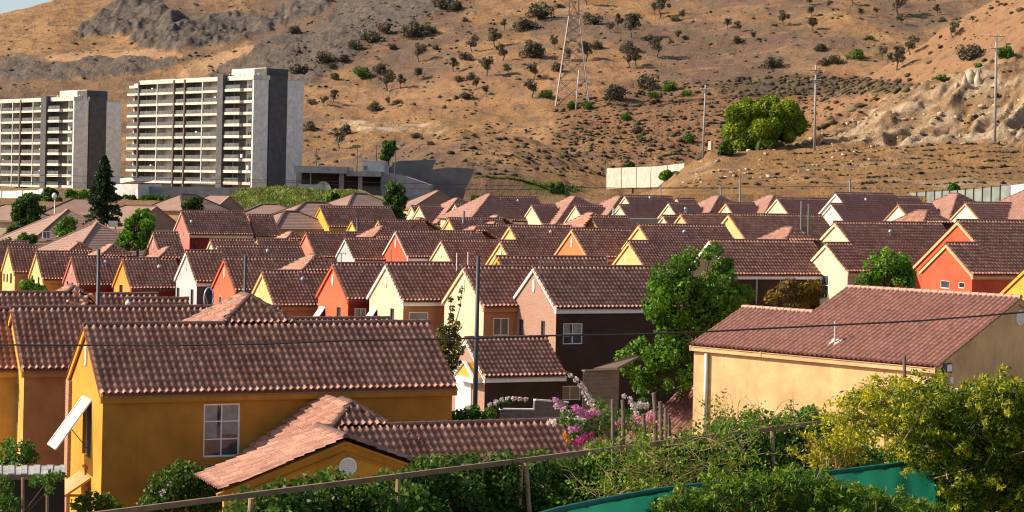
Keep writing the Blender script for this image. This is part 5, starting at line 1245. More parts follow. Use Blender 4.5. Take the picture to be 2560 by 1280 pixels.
grass(gp, .4, LF_GRASS, 'green weeds in a strip behind the cream gables', 63)
# ================================================================== nearer additions to the houses
_i = list(INV_ARGS) if 'INV_ARGS' in globals() else None
AN = add('AN', 'low tiled wing with hip peak and round louvred vent below the mustard house window', 800, 1071, 1420, 'mustard', side='mustard_shade', s=74, wing=(880, 1010), th=23, hr=4.1, W=5.0, vent=False, name='garden_wing', fine=True, down=1.2)
def child_box(R, name, mat, *a): m = MB(); m.box(*a); return m.build(name, mat, R)
def annex():
    H = AN; R = H.root; yf = -(H.ye + .55)
    a = H.hit(866, 1094, (0, 1, 0), yf); l = H.hit(545, 1226, (0, 1, 0), yf); w = a.x - l.x; ze = l.z; sl = (a.z - ze) / w; an = math.atan(sl); c, s = math.cos(an), math.sin(an)
    ws = Shell(); L = w / c; back = 3.0
    ws.add(*tiled((a.x, yf + back, a.z), (0, -1, 0), (-c, 0, -s), back, L, tw=.25, cl=.36, ns=8, step=.04))
    ws.add(*tiled((a.x, yf, a.z), (0, 1, 0), (c, 0, -s), back, L, tw=.25, cl=.36, ns=8, step=.04))
    rf = ws.build('porch_roof', TILE, R)
    # long left slope of the hip, carried on down to the porch
    pk = H.hit(880, 1010, (0, -TP, 1), H.hr); ex = Shell(); wl = 3.9 / CP
    ex.add(*tiled((pk.x, pk.y + 3.0, pk.z - .01), (0, -1, 0), (-CP, 0, -SP), 3.0 + 3.9, wl, keep=lambda u, v: u < 3.0 + v * CP, tw=.25, cl=.36, ns=8)); ex.build('hip_slope', TILE, R)
    cm = MB(); caps(cm, (a.x, yf, a.z), (a.x, yf + back, a.z)); caps(cm, (pk.x, pk.y, pk.z), (pk.x - 2.2, pk.y - 2.2, pk.z - 2.2 * TP)); cm.build('ridge_cap', CAPM, rf)
    g = MB(); y2 = yf + .18
    g.prism([(a.x - w + .25, y2, ze - .02), (a.x + w - .25, y2, ze - .02), (a.x, y2, a.z - .12)], (0, .2, 0)); g.box(a.x - w + .25, y2, -1.5, a.x + w - .25, y2 + .2, ze - .021); g.build('porch_wall', paint('mustard'), R)
    b = MB()
    for sx in (-1, 1): b.bar((a.x, yf + .12, a.z - .17), (a.x + sx * w, yf + .12, ze - .17), .09, .2, (0, 1, 0)); b.bar((a.x, y2 - .03, a.z - .5), (a.x + sx * (w - .5), y2 - .03, ze - .25), .06, .12, (0, 1, 0))
    b.build('bargeboard', paint('mustard_shade'), R)
    v = H.hit(869, 1166, (0, 1, 0), y2); vent_disc(R, (v.x, y2, v.z), (1, 0, 0), (0, -1, 0), .3, .3)
annex()
def porch_mustard():
    H = N1; R = H.root; x = .16
    p = H.hit(205, 1182, (1, 0, 0), x); q = H.hit(226, 1186, (1, 0, 0), x)
    m = MB(); m.prism([(x - .02, p.y + .3, p.z + .05), (x - .02, q.y - .1, p.z + .05), (x - .95, q.y - .1, p.z - .55), (x - .95, p.y + .3, p.z - .55)], (0, 0, -.09)); m.build('door_canopy', plaster('canopy', (.62, .36, .16)), R)
    m = MB(); m.bar((x, q.y, p.z - .6), (x - .85, q.y, p.z - .55), .08); m.build('canopy_bracket', paint('mustard_shade'), R)
    b = H.hit(175, 950, (1, 0, 0), x + .2); m = MB(); m.box(x - .12, H.W / 2 - .35, -1, x + .4, H.W / 2 + .25, H.zw - .2); m.build('brick_pier', BRICKR, R)
    m = MB(); c = H.hit(216, 1150, (1, 0, 0), x); m.box(x - .09, c.y - .28, c.z - .28, x - .002, c.y + .28, c.z - .2); m.box(x - .06, c.y - .05, c.z - .8, x - .002, c.y + .05, c.z - .281); m.build('sill_bracket', paint('mustard_shade'), R)
porch_mustard()
BW = add('BW', 'small brick-gabled porch wing with white trim and white door', 1161, 847, 1366, BRICK, side='umber', trim='whitetrim', s=47.6, th=24, hr=4.6, W=4.9, vent=False, name='porch_wing', fine=True, down=2.5)
def porch_brick():
    H = BW; R = H.root; x = .16
    a, b = H.hit(1140, 935, (1, 0, 0), x - .5), H.hit(1184, 935, (1, 0, 0), x - .5); t = H.hit(1160, 905, (1, 0, 0), x - .5)
    m = MB(); m.prism([(x - .5, a.y, a.z), (x - .5, b.y, a.z), (x - .5, (a.y + b.y) / 2, t.z)], (.48, 0, 0)); m.build('pediment', paint('amber'), R)
    m = MB(); mid = Vector((x - .53, (a.y + b.y) / 2, t.z + .05))
    m.bar(mid, (x - .53, a.y + .1, a.z), .1, .14, (1, 0, 0)); m.bar(mid, (x - .53, b.y - .1, a.z), .1, .14, (1, 0, 0)); m.box(x - .58, b.y - .1, a.z - .25, x - .02, a.y + .1, a.z - .02); m.build('pediment_trim', WHITE, R)
    c, d = H.hit(1141, 1012, (1, 0, 0), x), H.hit(1180, 957, (1, 0, 0), x); m = MB(); m.box(x - .06, min(c.y, d.y), min(c.z, d.z) - .6, x - .005, max(c.y, d.y), max(c.z, d.z))
    for k in range(1, 6):
        yy = min(c.y, d.y) + abs(c.y - d.y) * k / 6; m.box(x - .08, yy - .02, min(c.z, d.z) - .6, x - .061, yy + .02, max(c.z, d.z))
    m.build('door', WHITE, R); m = MB(); m.box(x - .03, min(c.y, d.y) - .3, max(c.z, d.z) + .02, x - .003, max(c.y, d.y) + .1, a.z - .26); m.build('shadow_panel', DARKIN, R)  # dark panel above the door paints the shadow under the pediment
porch_brick()
def peach_bits():
    H = RH; R = H.root; xr = H.L - .16
    v = H.hit(2549, 794, (1, 0, 0), xr); vent_disc(R, (xr, v.y, v.z), (0, 1, 0), (1, 0, 0), .32, .36)
    p = H.hit(2362, 920, (1, 0, 0), xr); m = MB(); m.box(xr, p.y - .34, p.z - .22, xr + .16, p.y + .34, p.z + .22); o = m.build('floodlight', DSTEEL, R); m = MB(); m.box(xr + .161, p.y - .08, p.z - .14, xr + .19, p.y + .27, p.z + .16); m.build('lens', WHITE, o)
    p = H.hit(2374, 950, (1, 0, 0), xr); m = MB(); m.box(xr, p.y - .1, p.z - .14, xr + .12, p.y + .1, p.z + .14); m.build('meter_box', WHITE, R)
    a, b = H.hit(2408, 975, (1, 0, 0), xr), H.hit(2510, 950, (1, 0, 0), xr); window(R, (xr + .11, a.y, a.z), (0, 1, 0), b.y - a.y, b.z - a.z, (1, 0, 0), nx=4)
    t, bt = H.hit(1766, 884, (0, 1, 0), -H.W / 2 - .12), H.hit(1762, 1062, (0, 1, 0), -H.W / 2 - .12); m = MB(); m.tube([(t.x, t.y, t.z), (t.x, t.y, bt.z - .5)], .09, 8); m.build('downpipe', plaster('pipe_white', (.62, .6, .56)), R, True)
    p = H.hit(2087, 860, (0, -math.tan(math.radians(22.5)), 1), H.hr); m = MB(); m.lathe(p, [(.045, 0), (.045, 1.05)], 8); m.prism([p + Vector((-.28, -.22, -.12)), p + Vector((.28, -.22, -.12)), p + Vector((.28, .22, .18)), p + Vector((-.28, .22, .18))], (0, -.02, .05)); m.build('vent_pipe', plaster('pipe_pinkgrey', (.50, .42, .37)), R)
peach_bits()
add('RHa', 'little tiled lean-to roof beside the white downpipe of the peach house', 1702, 972, 1775, 'peach', s=47, th=-38, hr=3.4, W=7.5, pitch=26, vent=False, fine=True, tile=TILER, cap=CAPP, L=7, name='side_wing', tshape=dict(ns=6, tw=.27, roll=.10, step=.04))
# R3h downpipe, satellite hoop and walls between houses
def pipe_on(H, px, py0, py1, mat):
    a, b = H.hit(px, py0, (0, 1, 0), -H.W / 2 - .1), H.hit(px, py1, (0, 1, 0), -H.W / 2 - .1); m = MB(); m.tube([a, (a.x, a.y, b.z)], .07, 8); m.build('downpipe', mat, H.root, True)
pipe_on(hs['R3h'], 1892, 686, 762, GALV); pipe_on(hs['LR'], 491, 588, 628, DSTEEL)
m = MB(); c = P(522, 745, 92); k = 20; m.tube([c + Vector((math.cos(6.283*i/k) * .22, .1 * math.sin(6.283*i/k), math.sin(6.283*i/k) * .48)) for i in range(k + 1)], .035, 5); m.tube([c + Vector((0, 0, -.4)), c + Vector((.05, .3, -2.5))], .04, 5); m.tube([c + Vector((0, 0, -.45)), c + Vector((-.15, -.1, .1))], .025, 4)
tag(m.build('dish_frame', GALV), 'thin wire dish hoop between the grey and brick-red gables', 'antenna')
BLOCKM = brick_mat('concrete_block', (.17, .145, .12), (.13, .11, .095), (.22, .19, .16)); BLOCKM.node_tree.nodes['Brick Texture'].inputs['Brick Width'].default_value = .45; BLOCKM.node_tree.nodes['Brick Texture'].inputs['Row Height'].default_value = .22
def blockwall(label, pts_top, D, h, cope=None, name='garden_wall'):
    V = [P(a, b, D + d) for a, b, d in pts_top]; R = root_at(name, V[0] - Vector((0, 0, h)), label, 'wall'); m = MB(); o = Vector(R.location)
    for a, b in zip(V, V[1:]): m.prism([a - o, b - o, Vector((b.x, b.y, a.z - h)) - o, Vector((a.x, a.y, a.z - h)) - o], (0, .2, 0))
    m.build('blockwork', BLOCKM, R)
    if cope:
        m = MB()
        for a, b in zip(V, V[1:]): m.bar(a - o + Vector((0, .08, .06)), b - o + Vector((0, .08, .04)), .22, .07)
        m.build('coping', cope, R)
    return R
blockwall('grey concrete block wall beside the big broad-leaved tree', [(1458, 930, 0), (1548, 928, 1.5)], 98, 3.4, plaster('cope', (.22, .19, .15)))
blockwall('dark block wall with thin white coping beyond the flowering vines', [(1250, 1026, 0), (1334, 1026, .8), (1336, 1003, .8), (1420, 1008, 1.6)], 92, 3, WHITE)
m = MB(); m.prism([P(1484, 926, 98.3), P(1544, 924, 98.6), P(1598, 896, 101.5), P(1590, 891, 101.5)], (0, .1, .1)); o = m.build('lean_to_roof', flat('leanto_tan', (.17, .11, .075), .9)); tag(o, 'low slanting lean-to roof above the grey block wall', 'roof')
m = MB(); m.bar(P(1604, 895, 104.3), P(1664, 862, 106), .12, .26); tag(m.build('lean_to_fascia', plaster('fascia_grey', (.42, .38, .33))), 'pale slanting fascia board poking out of the big tree', 'board')
# loose battens on the M0 roof
for i, (a, b, c, d) in enumerate([(203, 754, 216, 741), (203, 768, 217, 752), (186, 727, 193, 737), (226, 735, 238, 750), (168, 752, 228, 770)]):
    m = MB(); m.bar(P(a, b, 86.5), P(c, d, 87.2), .16, .1); tag(m.build('timber_batten', flat('batten', (.42, .27, .19), .9, var=.25)), 'loose timber batten lying on the roof behind the lamp pole', 'timber', 'loose battens on the roof')
# ================================================================== rail fence on the bank
def rail_t(px):
    lo, hi = -1.5, 2.5
    for _ in range(50):
        mid = (lo + hi) / 2; p = RX0.lerp(RX1, mid)
        if proj(p)[0] < px: lo = mid
        else: hi = mid
    return lo
def rail_pt(px): return RX0.lerp(RX1, rail_t(px))
R = root_at('rail_fence', rail_pt(290), 'weathered timber rail fence crossing the bottom before the hedge', 'fence')
m = MB(); o = Vector(R.location)
pr = [rail_pt(q) - o for q in (170, 640, 990, 1310, 1640, 1745, 1940, 2140, 2330)]
for a, b in zip(pr, pr[1:]): m.bar(a, b + (b - a).normalized() * .02, .062, .085)
m.build('top_rail', WOOD, R)
for px, py, qx, qy in ((628, 1246, 622, 1330), (996, 1190, 992, 1330), (1314, 1150, 1326, 1320), (1303, 1152, 1298, 1262), (1930, 1066, 1934, 1195), (2214, 1085, 2222, 1185)):
    D = rail_pt(px).y + .06; m = MB(); m.tube([P(px, py, D) - o, P(qx, qy, D) - o], .042, 8, .046); m.build('post', flat('post_wood', (.36, .24, .13), .85, var=.3, scale=4), R)
# rough stakes by the flowers
for px, py, qx, qy, r in ((1531, 998, 1530, 1130, .05), (1556, 1000, 1558, 1080, .055), (1634, 982, 1640, 1082, .065), (1650, 1004, 1653, 1090, .06), (1664, 1020, 1664, 1090, .05), (1671, 1036, 1674, 1085, .05), (1608, 1035, 1610, 1100, .055), (2261, 888, 2258, 1075, .062)):
    D = rail_pt(px).y + (.5 if px < 2000 else -2.2); R = root_at('stake', P(qx, qy, D), 'rough grey wooden stake standing among the bougainvillea' if px < 2000 else 'lone tall weathered post rising from the yellow-green bush', 'stake', 'stakes among the flowers' if px < 2000 else None)
    b = Vector(R.location); m = MB(); t = P(px, py, D) - b; m.tube([(0, 0, -.8), t * .5 + Vector((.012, 0, 0)), t], r * .72, 8, r * .6); m.build('shaft', flat('stake_wood', (.17, .115, .085), .95, var=.4, scale=6), R)
# ================================================================== hedge and bushes
rg = np.random.default_rng(5)
def railD(px): return rail_pt(px).y
def hedge(label, cols, top, bot, off, r_px, mat, size, dens, seed, name='hedge', cat='hedge', tint=.45, aspect=1.4, step=.8):
    """leafy mass behind/before the rail: cols px range, top(px) and bot(px) photo rows"""
    rg = np.random.default_rng(seed); cl = []; x = cols[0]
    while x < cols[1]:
        D = railD(x); t, b = np.interp(x, *zip(*top)), np.interp(x, *zip(*bot)); y = t + r_px * .8
        while y < b + r_px:
            f = (y - t) / max(1, b - t); d = D + off + rg.uniform(-.5, .5) - .9 * f
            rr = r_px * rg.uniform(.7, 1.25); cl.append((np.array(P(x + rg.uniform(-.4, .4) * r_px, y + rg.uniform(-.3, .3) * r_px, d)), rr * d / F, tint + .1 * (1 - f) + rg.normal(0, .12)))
            y += r_px * step
        x += r_px * step
    R = root_at(name, tuple(cl[len(cl)//2][0] - np.array([0, 0, 1])), label, cat)
    crown(R, 'foliage', clumps(cl, dens, size, rg, aspect, (.35, 1.15), .5), mat)
    m = MB(); o = np.array(R.location)
    for c, r, _ in cl[::9]: m.tube([tuple(c - o + np.array([rg.normal(0, .1), .1, -.9])), tuple(c - o)], .014, 4, .006)
    m.build('stem', TWIG, R); return R
hedge('dark glossy hedge behind the rail below the low tiled wing', (575, 1500), [(575, 1262), (700, 1215), (800, 1185), (860, 1196), (940, 1192), (1000, 1168), (1100, 1150), (1280, 1140), (1420, 1138), (1500, 1125)], [(575, 1300), (1500, 1300)], 1.1, 46, LF_DARK, .075, 2300, 31)
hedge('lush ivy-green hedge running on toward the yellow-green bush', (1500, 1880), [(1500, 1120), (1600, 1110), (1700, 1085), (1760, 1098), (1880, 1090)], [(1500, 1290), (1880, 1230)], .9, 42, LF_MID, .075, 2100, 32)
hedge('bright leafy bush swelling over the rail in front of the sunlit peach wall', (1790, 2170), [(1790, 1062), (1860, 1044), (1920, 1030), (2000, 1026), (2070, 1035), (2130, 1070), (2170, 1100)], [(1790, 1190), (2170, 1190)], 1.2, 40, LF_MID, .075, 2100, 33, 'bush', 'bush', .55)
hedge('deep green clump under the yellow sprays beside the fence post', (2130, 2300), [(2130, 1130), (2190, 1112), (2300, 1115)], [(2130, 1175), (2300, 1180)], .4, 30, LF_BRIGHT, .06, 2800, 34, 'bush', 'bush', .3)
def spray_bush(label, pts, n, D, depth, mat, seed, L=(.5, .9), size=.03, nleaf=40, up=.8, cat='bush', name='feathery_bush', tint=.5, ax=0., spread=.09, aspect=2.6, lean=(0, 0, 0), tip=.5):
    rg = np.random.default_rng(seed); xs = [p[0] for p in pts]; ys = [p[1] for p in pts]; ro, di, ln = [], [], []
    while len(ro) < n:
        x, y = rg.uniform(min(xs), max(xs)), rg.uniform(min(ys), max(ys))
        if not inpoly(np.array([x]), np.array([y]), pts)[0]: continue
        ro.append(np.array(P(x, y, D + rg.uniform(-depth, depth)))); a = rg.normal(size=3) * np.array([1, .7, .7]); a[2] = abs(a[2]) * .6 + up; di.append(a + np.array(lean)); ln.append(rg.uniform(*L))
    R = root_at(name, P(sum(xs) / len(xs), max(ys), D), label, cat)
    crown(R, 'foliage', sprays(ro, di, ln, rg, nleaf, size, aspect, .35, spread, tint, tip), mat)
    m = MB(); o = np.array(R.location)
    for k in range(0, len(ro), 4): m.tube([tuple(ro[k] - o - di[k] * .15), tuple(ro[k] - o + di[k] / np.linalg.norm(di[k]) * ln[k] * .7)], .012, 4, .004)
    m.build('stem', TWIG, R); return R
spray_bush('big yellow-green feathery bush filling the lower corner before the peach house', [(2290, 1000), (2330, 985), (2380, 1000), (2430, 1010), (2480, 985), (2560, 975), (2640, 985), (2640, 1330), (2420, 1330), (2330, 1200), (2270, 1130), (2250, 1050)], 800, 30, 1.1, LF_YEL, 41, (.35, .85), .026, 92, .45, tint=.22, tip=.95, aspect=3.2)
spray_bush('loose yellow sprays reaching from the feathery bush across the rail', [(2150, 1010), (2200, 980), (2290, 1000), (2300, 1100), (2230, 1110), (2150, 1060), (2120, 1040)], 85, 31, .8, LF_YEL, 42, (.4, .95), .03, 50, .2, tint=.5, tip=.8, aspect=3.2, lean=(-.5, 0, .2), cat='bush', name='spray_bush')
spray_bush('wispy yellow shoots between the dry tuft and the green clump', [(2030, 1120), (2130, 1080), (2180, 1120), (2120, 1170), (2040, 1170)], 60, 33.5, .6, LF_YEL, 43, (.3, .7), .032, 36, .6, tint=.6, name='spray_bush')
spray_bush('feathery green bush lying over the teal net along the bottom edge', [(1640, 1268), (1720, 1238), (1850, 1208), (1960, 1200), (2040, 1215), (2130, 1235), (2250, 1255), (2330, 1290), (2330, 1340), (1600, 1340)], 560, 25.5, .8, LF_FEATH, 44, (.22, .5), .024, 66, .55, tint=.3, tip=.8, aspect=3.2)
spray_bush('reddish dry grass tuft leaning against the fence post', [(2030, 1120), (2110, 1110), (2120, 1190), (2040, 1190)], 60, 34.5, .4, LF_BRONZE, 45, (.35, .6), .014, 26, .9, tint=.8, name='grass_tuft', cat='grass tuft', aspect=5, spread=.04)
# dry twiggy bush
def twigs(label, pts, n, D, depth, seed, L=(.5, 1.1)):
    rg = np.random.default_rng(seed); xs = [p[0] for p in pts]; ys = [p[1] for p in pts]; R = root_at('dry_bush', P(sum(xs) / len(xs), max(ys), D), label, 'bush'); o = Vector(R.location); m = MB(); ro, di, ln = [], [], []
    while len(ro) < n:
        x, y = rg.uniform(min(xs), max(xs)), rg.uniform(min(ys), max(ys))
        if not inpoly(np.array([x]), np.array([y]), pts)[0]: continue
        p = P(x, y, D + rg.uniform(-depth, depth)); d = Vector(rg.normal(size=3)); d.z = abs(d.z) * .8 - .1; d.normalize(); l = rg.uniform(*L); q = [p - o]; c = p.copy()
        for k in range(5): d = (d + Vector(rg.normal(0, .25, 3))).normalized(); c = c + d * l / 5; q.append(c - o)
        m.tube(q, .007, 4, .002); ro.append(np.array(p)); di.append(np.array(d)); ln.append(l)
    m.build('stem', TWIG, R)
    crown(R, 'foliage', sprays(ro[::2], di[::2], ln[::2], rg, 40, .04, 1.8, .2, .16, .55, .2), LF_FEATH); return R
twigs('tangled dry twiggy bush between the bougainvillea and the net', [(1480, 1210), (1560, 1130), (1660, 1085), (1760, 1090), (1870, 1110), (1880, 1170), (1760, 1230), (1640, 1270), (1500, 1270)], 170, 33, .9, 51)
twigs('bare looping vine tendrils on the rail before the peach wall', [(1750, 1050), (1900, 1040), (2000, 1045), (2000, 1065), (1800, 1075)], 40, 39, .3, 52, (.4, .9))
# bougainvillea
FLM = leaf_mat('petal_magenta', (.50, .02, .22), (.62, .05, .34), (.75, .18, .5), .3); FLP = leaf_mat('petal_lilac', (.56, .17, .40), (.68, .28, .52), (.78, .46, .64), .3)
FLW = leaf_mat('petal_white', (.55, .42, .42), (.68, .58, .56), (.8, .74, .7), .3); FLO = leaf_mat('petal_orange', (.55, .2, .03), (.7, .32, .06), (.75, .45, .15), .3); FLR = leaf_mat('petal_pink', (.62, .16, .24), (.72, .3, .38), (.8, .5, .52), .3)
def flowers(label, D, leafc, stems, groups, seed, name='flowering_vine', cat='flowering vine'):
    rg = np.random.default_rng(seed); q = leafc[0]; R = root_at(name, P(q[0], q[1] + 60, D), label, cat); o = Vector(R.location)
    crown(R, 'foliage', clumps(cl_px(leafc, D, .5, seed), 2600, .06 if D < 60 else .11, rg, 1.5, (.3, 1.15), .45), LF_MID)
    m = MB()
    for s in stems:
        m.tube([P(a, b, D + rg.uniform(-.2, .2)) - o for a, b in s], .022, 5, .008); p = P(*s[0], D); m.tube([p - o, Vector((p.x + .1, p.y, float(ground_z(p.x, p.y)) - .1)) - o], .035, 5, .04)
    m.build('stem', TWIG, R)
    for mat, pts in groups: crown(R, 'blossom', clumps(cl_px(pts, D - .35, .25, seed + 1), 9000 if D < 60 else 3200, .045 if D < 60 else .08, rg, 1.1, (.2, 1.1), .4), mat)
    return R
flowers('bougainvillea with magenta, lilac and orange blossoms climbing by the stakes', 46, [(1420, 1045, 24), (1450, 1075, 26), (1490, 1060, 30), (1520, 1040, 26), (1540, 1075, 26), (1480, 1095, 26), (1435, 1100, 20), (1570, 1060, 24), (1500, 1010, 16), (1600, 1090, 22)],
    [[(1520, 1100), (1500, 1040), (1470, 1000), (1450, 960), (1415, 930)], [(1500, 1080), (1450, 1030), (1390, 1000)], [(1560, 1090), (1620, 1030), (1660, 1010)]],
    [(FLM, [(1452, 1100, 13), (1466, 1090, 9), (1437, 1108, 8), (1480, 1085, 6), (1440, 1146, 8), (1432, 1155, 6), (1462, 1148, 5)]), (FLP, [(1440, 1022, 13), (1455, 1032, 13), (1475, 1035, 12), (1493, 1030, 11), (1442, 1070, 10), (1428, 1074, 9), (1690, 1078, 8), (1485, 1102, 8), (1390, 1000, 9), (1402, 1014, 9)]),
     (FLO, [(1413, 1090, 9), (1420, 1100, 8), (1462, 1110, 7), (1500, 1098, 6)]), (FLR, [(1590, 1050, 13), (1622, 1052, 13), (1628, 1040, 12), (1635, 1062, 10), (1565, 1068, 9), (1545, 1060, 8), (1578, 1085, 8), (1610, 1075, 7)])], 61)
flowers('arching branches thick with white and blush blossoms beside the block wall', 47.5, [(1400, 1010, 10), (1470, 990, 9), (1590, 1025, 20), (1610, 1010, 18), (1560, 1030, 12)], [[(1500, 1060), (1485, 1010), (1468, 975), (1450, 950), (1412, 926)], [(1500, 1050), (1440, 1035), (1395, 1018), (1375, 998)]],
    [(FLW, [(1425, 938, 6), (1440, 950, 7), (1452, 962, 8), (1460, 978, 9), (1468, 992, 9), (1478, 1006, 10), (1488, 1018, 11), (1392, 1016, 8), (1408, 1024, 9), (1424, 1034, 9), (1442, 1048, 9), (1460, 1052, 8), (1385, 1056, 9), (1374, 1054, 7), (1585, 1016, 10), (1600, 1012, 10), (1616, 1014, 9), (1590, 1035, 8), (1420, 1050, 9), (1575, 1000, 8), (1560, 990, 6)])], 62)
flowers('low shrub with a drooping white flower spray at the foot of the tall dark pole', 90, [(1120, 1040, 16), (1145, 1045, 20), (1170, 1040, 20), (1200, 1050, 20), (1225, 1035, 16), (1185, 1025, 14), (1215, 1060, 18), (1150, 1060, 18), (1250, 1012, 9), (1275, 1002, 8)], [[(1190, 1050), (1230, 1015), (1270, 1000), (1322, 997)]],
    [(FLW, [(1225, 1012, 6), (1240, 1006, 7), (1255, 1001, 7), (1270, 998, 7), (1285, 997, 7), (1300, 997, 6), (1315, 998, 6), (1170, 1020, 8), (1160, 1035, 8), (1178, 1045, 7)])], 63, 'flowering_shrub', 'shrub')
# tall thin shrub in front of the pale yellow house
R = root_at('tall_shrub', P(1118, 960, 88), 'tall ragged shrub with two thin spires before the pale yellow house', 'shrub'); rgx = np.random.default_rng(64)
crown(R, 'foliage', clumps(cl_px([(1116, 870, 26), (1100, 850, 20), (1135, 850, 22), (1120, 830, 22), (1140, 815, 14), (1105, 822, 14), (1128, 790, 8), (1130, 770, 8), (1126, 750, 7), (1128, 800, 9), (1150, 745, 5), (1152, 730, 6), (1150, 765, 5), (1155, 720, 4), (1110, 900, 22), (1130, 905, 22), (1118, 935, 20), (1105, 880, 16), (1145, 875, 16)], 88, .4, 64, .5), 1800, .09, rgx, 1.6, (.35, 1.1), .45), leaf_mat('leaf_ragged', (.05, .055, .01), (.13, .13, .018), (.25, .23, .04)))
m = MB(); o = Vector(R.location); m.tube([(0, 0, -4.6), P(1122, 860, 88) - o, P(1128, 740, 88) - o], .05, 6, .015); m.tube([P(1122, 860, 88) - o, P(1150, 770, 88) - o, P(1156, 716, 88) - o], .03, 5, .01); m.build('stem', BARK, R)
# bushes by the mustard house
def px_bush(label, D, blobs, mat, size, dens, seed, fl=None, name='bush', cat='bush'):
    R = root_at(name, P(blobs[0][0], max(b[1] for b in blobs) + 30, D), label, cat); rg = np.random.default_rng(seed); crown(R, 'foliage', clumps(cl_px(blobs, D, .5, seed), dens, size, rg, 1.4, (.3, 1.15), .5), mat)
    m = MB(); o = Vector(R.location)
    for b in blobs[::2]: m.tube([(0, 0, -.6), P(b[0], b[1], D) - o], .025, 5, .01)
    m.build('stem', BARK, R)
    if fl: crown(R, 'blossom', clumps(cl_px(fl, D - .6, .2, seed), 2200, .04, rg, 1.1, (.2, 1.1), .4), FLW)
px_bush('dark bush with a few white blooms against the mustard long wall', 66.5, [(440, 1200, 40), (400, 1215, 36), (480, 1195, 36), (515, 1190, 30), (430, 1245, 44), (480, 1240, 42), (520, 1225, 34), (395, 1255, 40), (550, 1240, 30), (370, 1275, 36), (455, 1175, 26), (510, 1265, 40), (590, 1270, 34)], LF_DARK, .10, 1500, 71, [(424, 1208, 10), (405, 1232, 9), (412, 1228, 7)])
px_bush('low bush with large light leaves at the mustard house corner', 64, [(200, 1262, 24), (230, 1250, 26), (262, 1262, 26), (285, 1275, 24), (215, 1285, 26), (250, 1285, 26), (310, 1285, 18)], LF_MID, .11, 1300, 72)
px_bush('leafy shrub in the corner below the slot window of the ochre house', 66, [(15, 1140, 30), (45, 1130, 28), (70, 1120, 20), (80, 1145, 18), (20, 1110, 16), (50, 1160, 26), (10, 1165, 24)], LF_MID, .10, 1400, 73)
px_bush('vine climbing over the grey porch roof at the picture edge', 58, [(10, 1215, 26), (5, 1250, 26), (30, 1265, 24), (100, 1200, 16), (125, 1195, 18), (150, 1190, 14), (120, 1225, 14), (85, 1205, 12)], LF_MID, .09, 1700, 74, name='vine', cat='vine')
# lean-to at the corner
R = root_at('porch_shelter', P(60, 1290, 60), 'lean-to shelter with weathered grey roof and slim posts beside the mustard gable', 'shelter'); o = Vector(R.location)
m = MB(); a, b, c, d = P(-60, 1186, 60), P(160, 1186, 62), P(166, 1164, 65), P(-60, 1164, 66)
for k in range(14):
    f0, f1 = k / 14, (k + 1) / 14; h = Vector((0, 0, .03 * (k % 2))); m.prism([a.lerp(b, f0) - o + h, a.lerp(b, f1) - o + h, d.lerp(c, f1) - o + h, d.lerp(c, f0) - o + h], (0, 0, -.04))
m.build('roof', flat('grey_sheet', (.36, .34, .31), .8, var=.35, scale=1.5), R)
m = MB(); m.bar(P(-60, 1194, 60.1) - o, P(160, 1192, 62) - o, .1, .14); m.build('beam', WOOD, R)
for px in (57, 118): m = MB(); m.tube([P(px, 1194, 60.3) - o, P(px, 1330, 60.3) - o], .05, 8); m.build('post', WOOD, R)
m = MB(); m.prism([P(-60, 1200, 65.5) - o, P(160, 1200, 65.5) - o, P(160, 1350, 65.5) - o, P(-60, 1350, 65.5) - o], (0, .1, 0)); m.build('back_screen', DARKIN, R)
# white sheet roofs by the peach house
R = root_at('carport', P(2450, 980, 58) - Vector((0, 0, 2)), 'white sheet carport roof below the shaded peach gable', 'carport'); o = Vector(R.location)
m = MB(); m.prism([P(2290, 976, 62) - o, P(2560, 962, 58) - o, P(2640, 985, 54) - o, P(2330, 994, 57) - o], (0, 0, -.06)); m.build('roof', plaster('sheet_white', (.62, .62, .60)), R)
for q in ((2335, 998, 57.3), (2480, 990, 55.8), (2560, 972, 57.8)):
    p = P(*q); m = MB(); m.tube([p - o, Vector((p.x, p.y, float(ground_z(p.x, p.y)) - .2)) - o], .05, 8); m.build('post', WHITE, R)
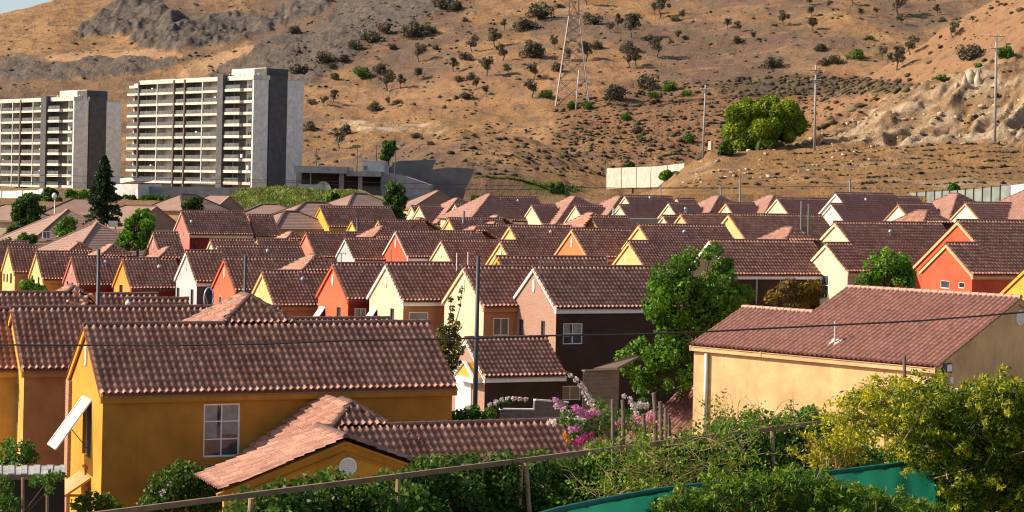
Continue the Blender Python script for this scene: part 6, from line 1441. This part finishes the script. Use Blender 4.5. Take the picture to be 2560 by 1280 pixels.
# teal shade net
def net():
    pts = [(1340, 1290, 23.6), (1400, 1273, 24), (1500, 1252, 24.8), (1640, 1226, 25.8), (1760, 1212, 26.6), (1880, 1200, 27.4), (1990, 1190, 28.1), (2120, 1176, 28.9), (2230, 1163, 29.5), (2320, 1148, 30), (2380, 1150, 30.3), (2440, 1175, 30.6)]
    top = [P(a, b, d) for a, b, d in pts]; fine_ = []
    for a, b in zip(top, top[1:]): fine_ += [a.lerp(b, k / 6) for k in range(6)]
    fine_.append(top[-1]); R = root_at('shade_net', fine_[0] - Vector((0, 0, 2)), 'sagging teal shade net with rolled top edge at the bottom corner', 'shade net'); o = Vector(R.location); V = []; nr = 12
    for i, p in enumerate(fine_):
        for j in range(nr):
            z = -2.4 * j / (nr - 1); V.append(p - o + Vector((0, .10 * math.sin(i * .55 + j * .5) * min(1, j / 3) + .04 * math.sin(i * 1.7), z + .02 * math.sin(i * .9))))
    Q = [(i * nr + j, (i + 1) * nr + j, (i + 1) * nr + j + 1, i * nr + j + 1) for i in range(len(fine_) - 1) for j in range(nr - 1)]
    m = bpy.data.materials.new('teal_net'); t, b, new, link = nt(m); v = coord(t)
    link(mix(t, (.004, .075, .052), (.02, .17, .112), rng_(t, noise(t, 1.2, 4, .6, coord(t, (1, 1, .5))), .35, .65)), b.inputs['Base Color']); b.inputs['Roughness'].default_value = .7
    tr = new('ShaderNodeBsdfTranslucent'); tr.inputs[0].default_value = (.02, .25, .16, 1); mx = new('ShaderNodeMixShader'); mx.inputs[0].default_value = .35; link(b.outputs[0], mx.inputs[1]); link(tr.outputs[0], mx.inputs[2]); link(mx.outputs[0], t.nodes['Material Output'].inputs[0])
    mesh_np('mesh', [tuple(q) for q in V], Q, m, R, smooth=True)
    q = MB(); q.tube([p - o + Vector((0, -.03, 0)) for p in fine_], .04, 7); q.build('rolled_edge', flat('teal_edge', (.005, .11, .075), .6, var=.3), R, True)
net()

# ---- aerials and pipes on the roofs between the rows
for px, py, qy, D, lab in ((853, 632, 660, 128, 'thin television aerial above the orange-red house ridge'), (1351, 644, 666, 113, 'thin aerial standing on the brick house ridge'), (1142, 632, 656, 122, 'short pale pipe beside the pale yellow gable'), (1170, 630, 654, 120, 'second pale pipe nearer the pole top'), (979, 622, 652, 168, 'dark bent pipe in front of the vivid red gable'), (1519, 636, 650, 119, 'dark stub at the end of the low roof above the brick house')):
    b = P(px, qy, D); t = P(px, py, D); R = root_at('aerial', b, lab, 'aerial'); m = MB(); m.tube([(0, 0, -.5), t - b], .035, 6)
    if 'aerial' in lab:
        for k in range(4): m.bar(t - b + Vector((-.3 + .2 * k, 0, -.05)) - Vector((0, .25, 0)), t - b + Vector((-.3 + .2 * k, .25, -.05)), .02)
        m.bar(t - b + Vector((-.4, 0, -.05)), t - b + Vector((.4, 0, -.05)), .025)
    m.build('mast', STEEL if 'pale' not in lab else WHITE, R)
# ================================================================== camera, sky, sun
cam = bpy.data.cameras.new('camera'); co = bpy.data.objects.new('camera', cam); COL.objects.link(co)
co.matrix_world = Matrix.Translation((0, 0, CAMZ)) @ Matrix.Rotation(math.pi / 2, 4, 'X') @ Matrix.Rotation(ROLL, 4, 'Z')
cam.sensor_width = 36; cam.sensor_fit = 'HORIZONTAL'; cam.lens = F / 2560 * 36; cam.shift_y = -(640 - YH) / 2560
cam.clip_start = .5; cam.clip_end = 20000
SC.camera = co
SUN_EL = math.radians(35); SUNV = Vector((-.998, -.02, 0)).normalized() * math.cos(SUN_EL) + Vector((0, 0, math.sin(SUN_EL)))
sl = bpy.data.lights.new('sun', 'SUN'); so = bpy.data.objects.new('sun', sl); COL.objects.link(so)
sl.energy = 5.0; sl.angle = math.radians(.5); sl.color = (1., .87, .69)
so.rotation_euler = SUNV.to_track_quat('Z', 'Y').to_euler(); so.location = (-60, 0, 80)
w = bpy.data.worlds.new('World'); SC.world = w; w.use_nodes = True
wt = w.node_tree; bg = wt.nodes['Background']; sky = wt.nodes.new('ShaderNodeTexSky'); sky.sky_type = 'NISHITA'
sky.sun_disc = False; sky.sun_elevation = SUN_EL; sky.sun_rotation = math.atan2(SUNV.x, SUNV.y)
sky.altitude = 600; sky.air_density = 1.0; sky.dust_density = 2.6
wt.links.new(sky.outputs[0], bg.inputs[0]); bg.inputs[1].default_value = .112
SC.view_settings.view_transform = 'Standard'; SC.view_settings.look = 'None'; SC.view_settings.exposure = .48; SC.view_settings.gamma = 1
SC.cycles.pixel_filter_type = 'BLACKMAN_HARRIS'; SC.cycles.filter_width = 1.15; SC.cycles.max_bounces = 6; SC.cycles.diffuse_bounces = 3; SC.cycles.transparent_max_bounces = 4
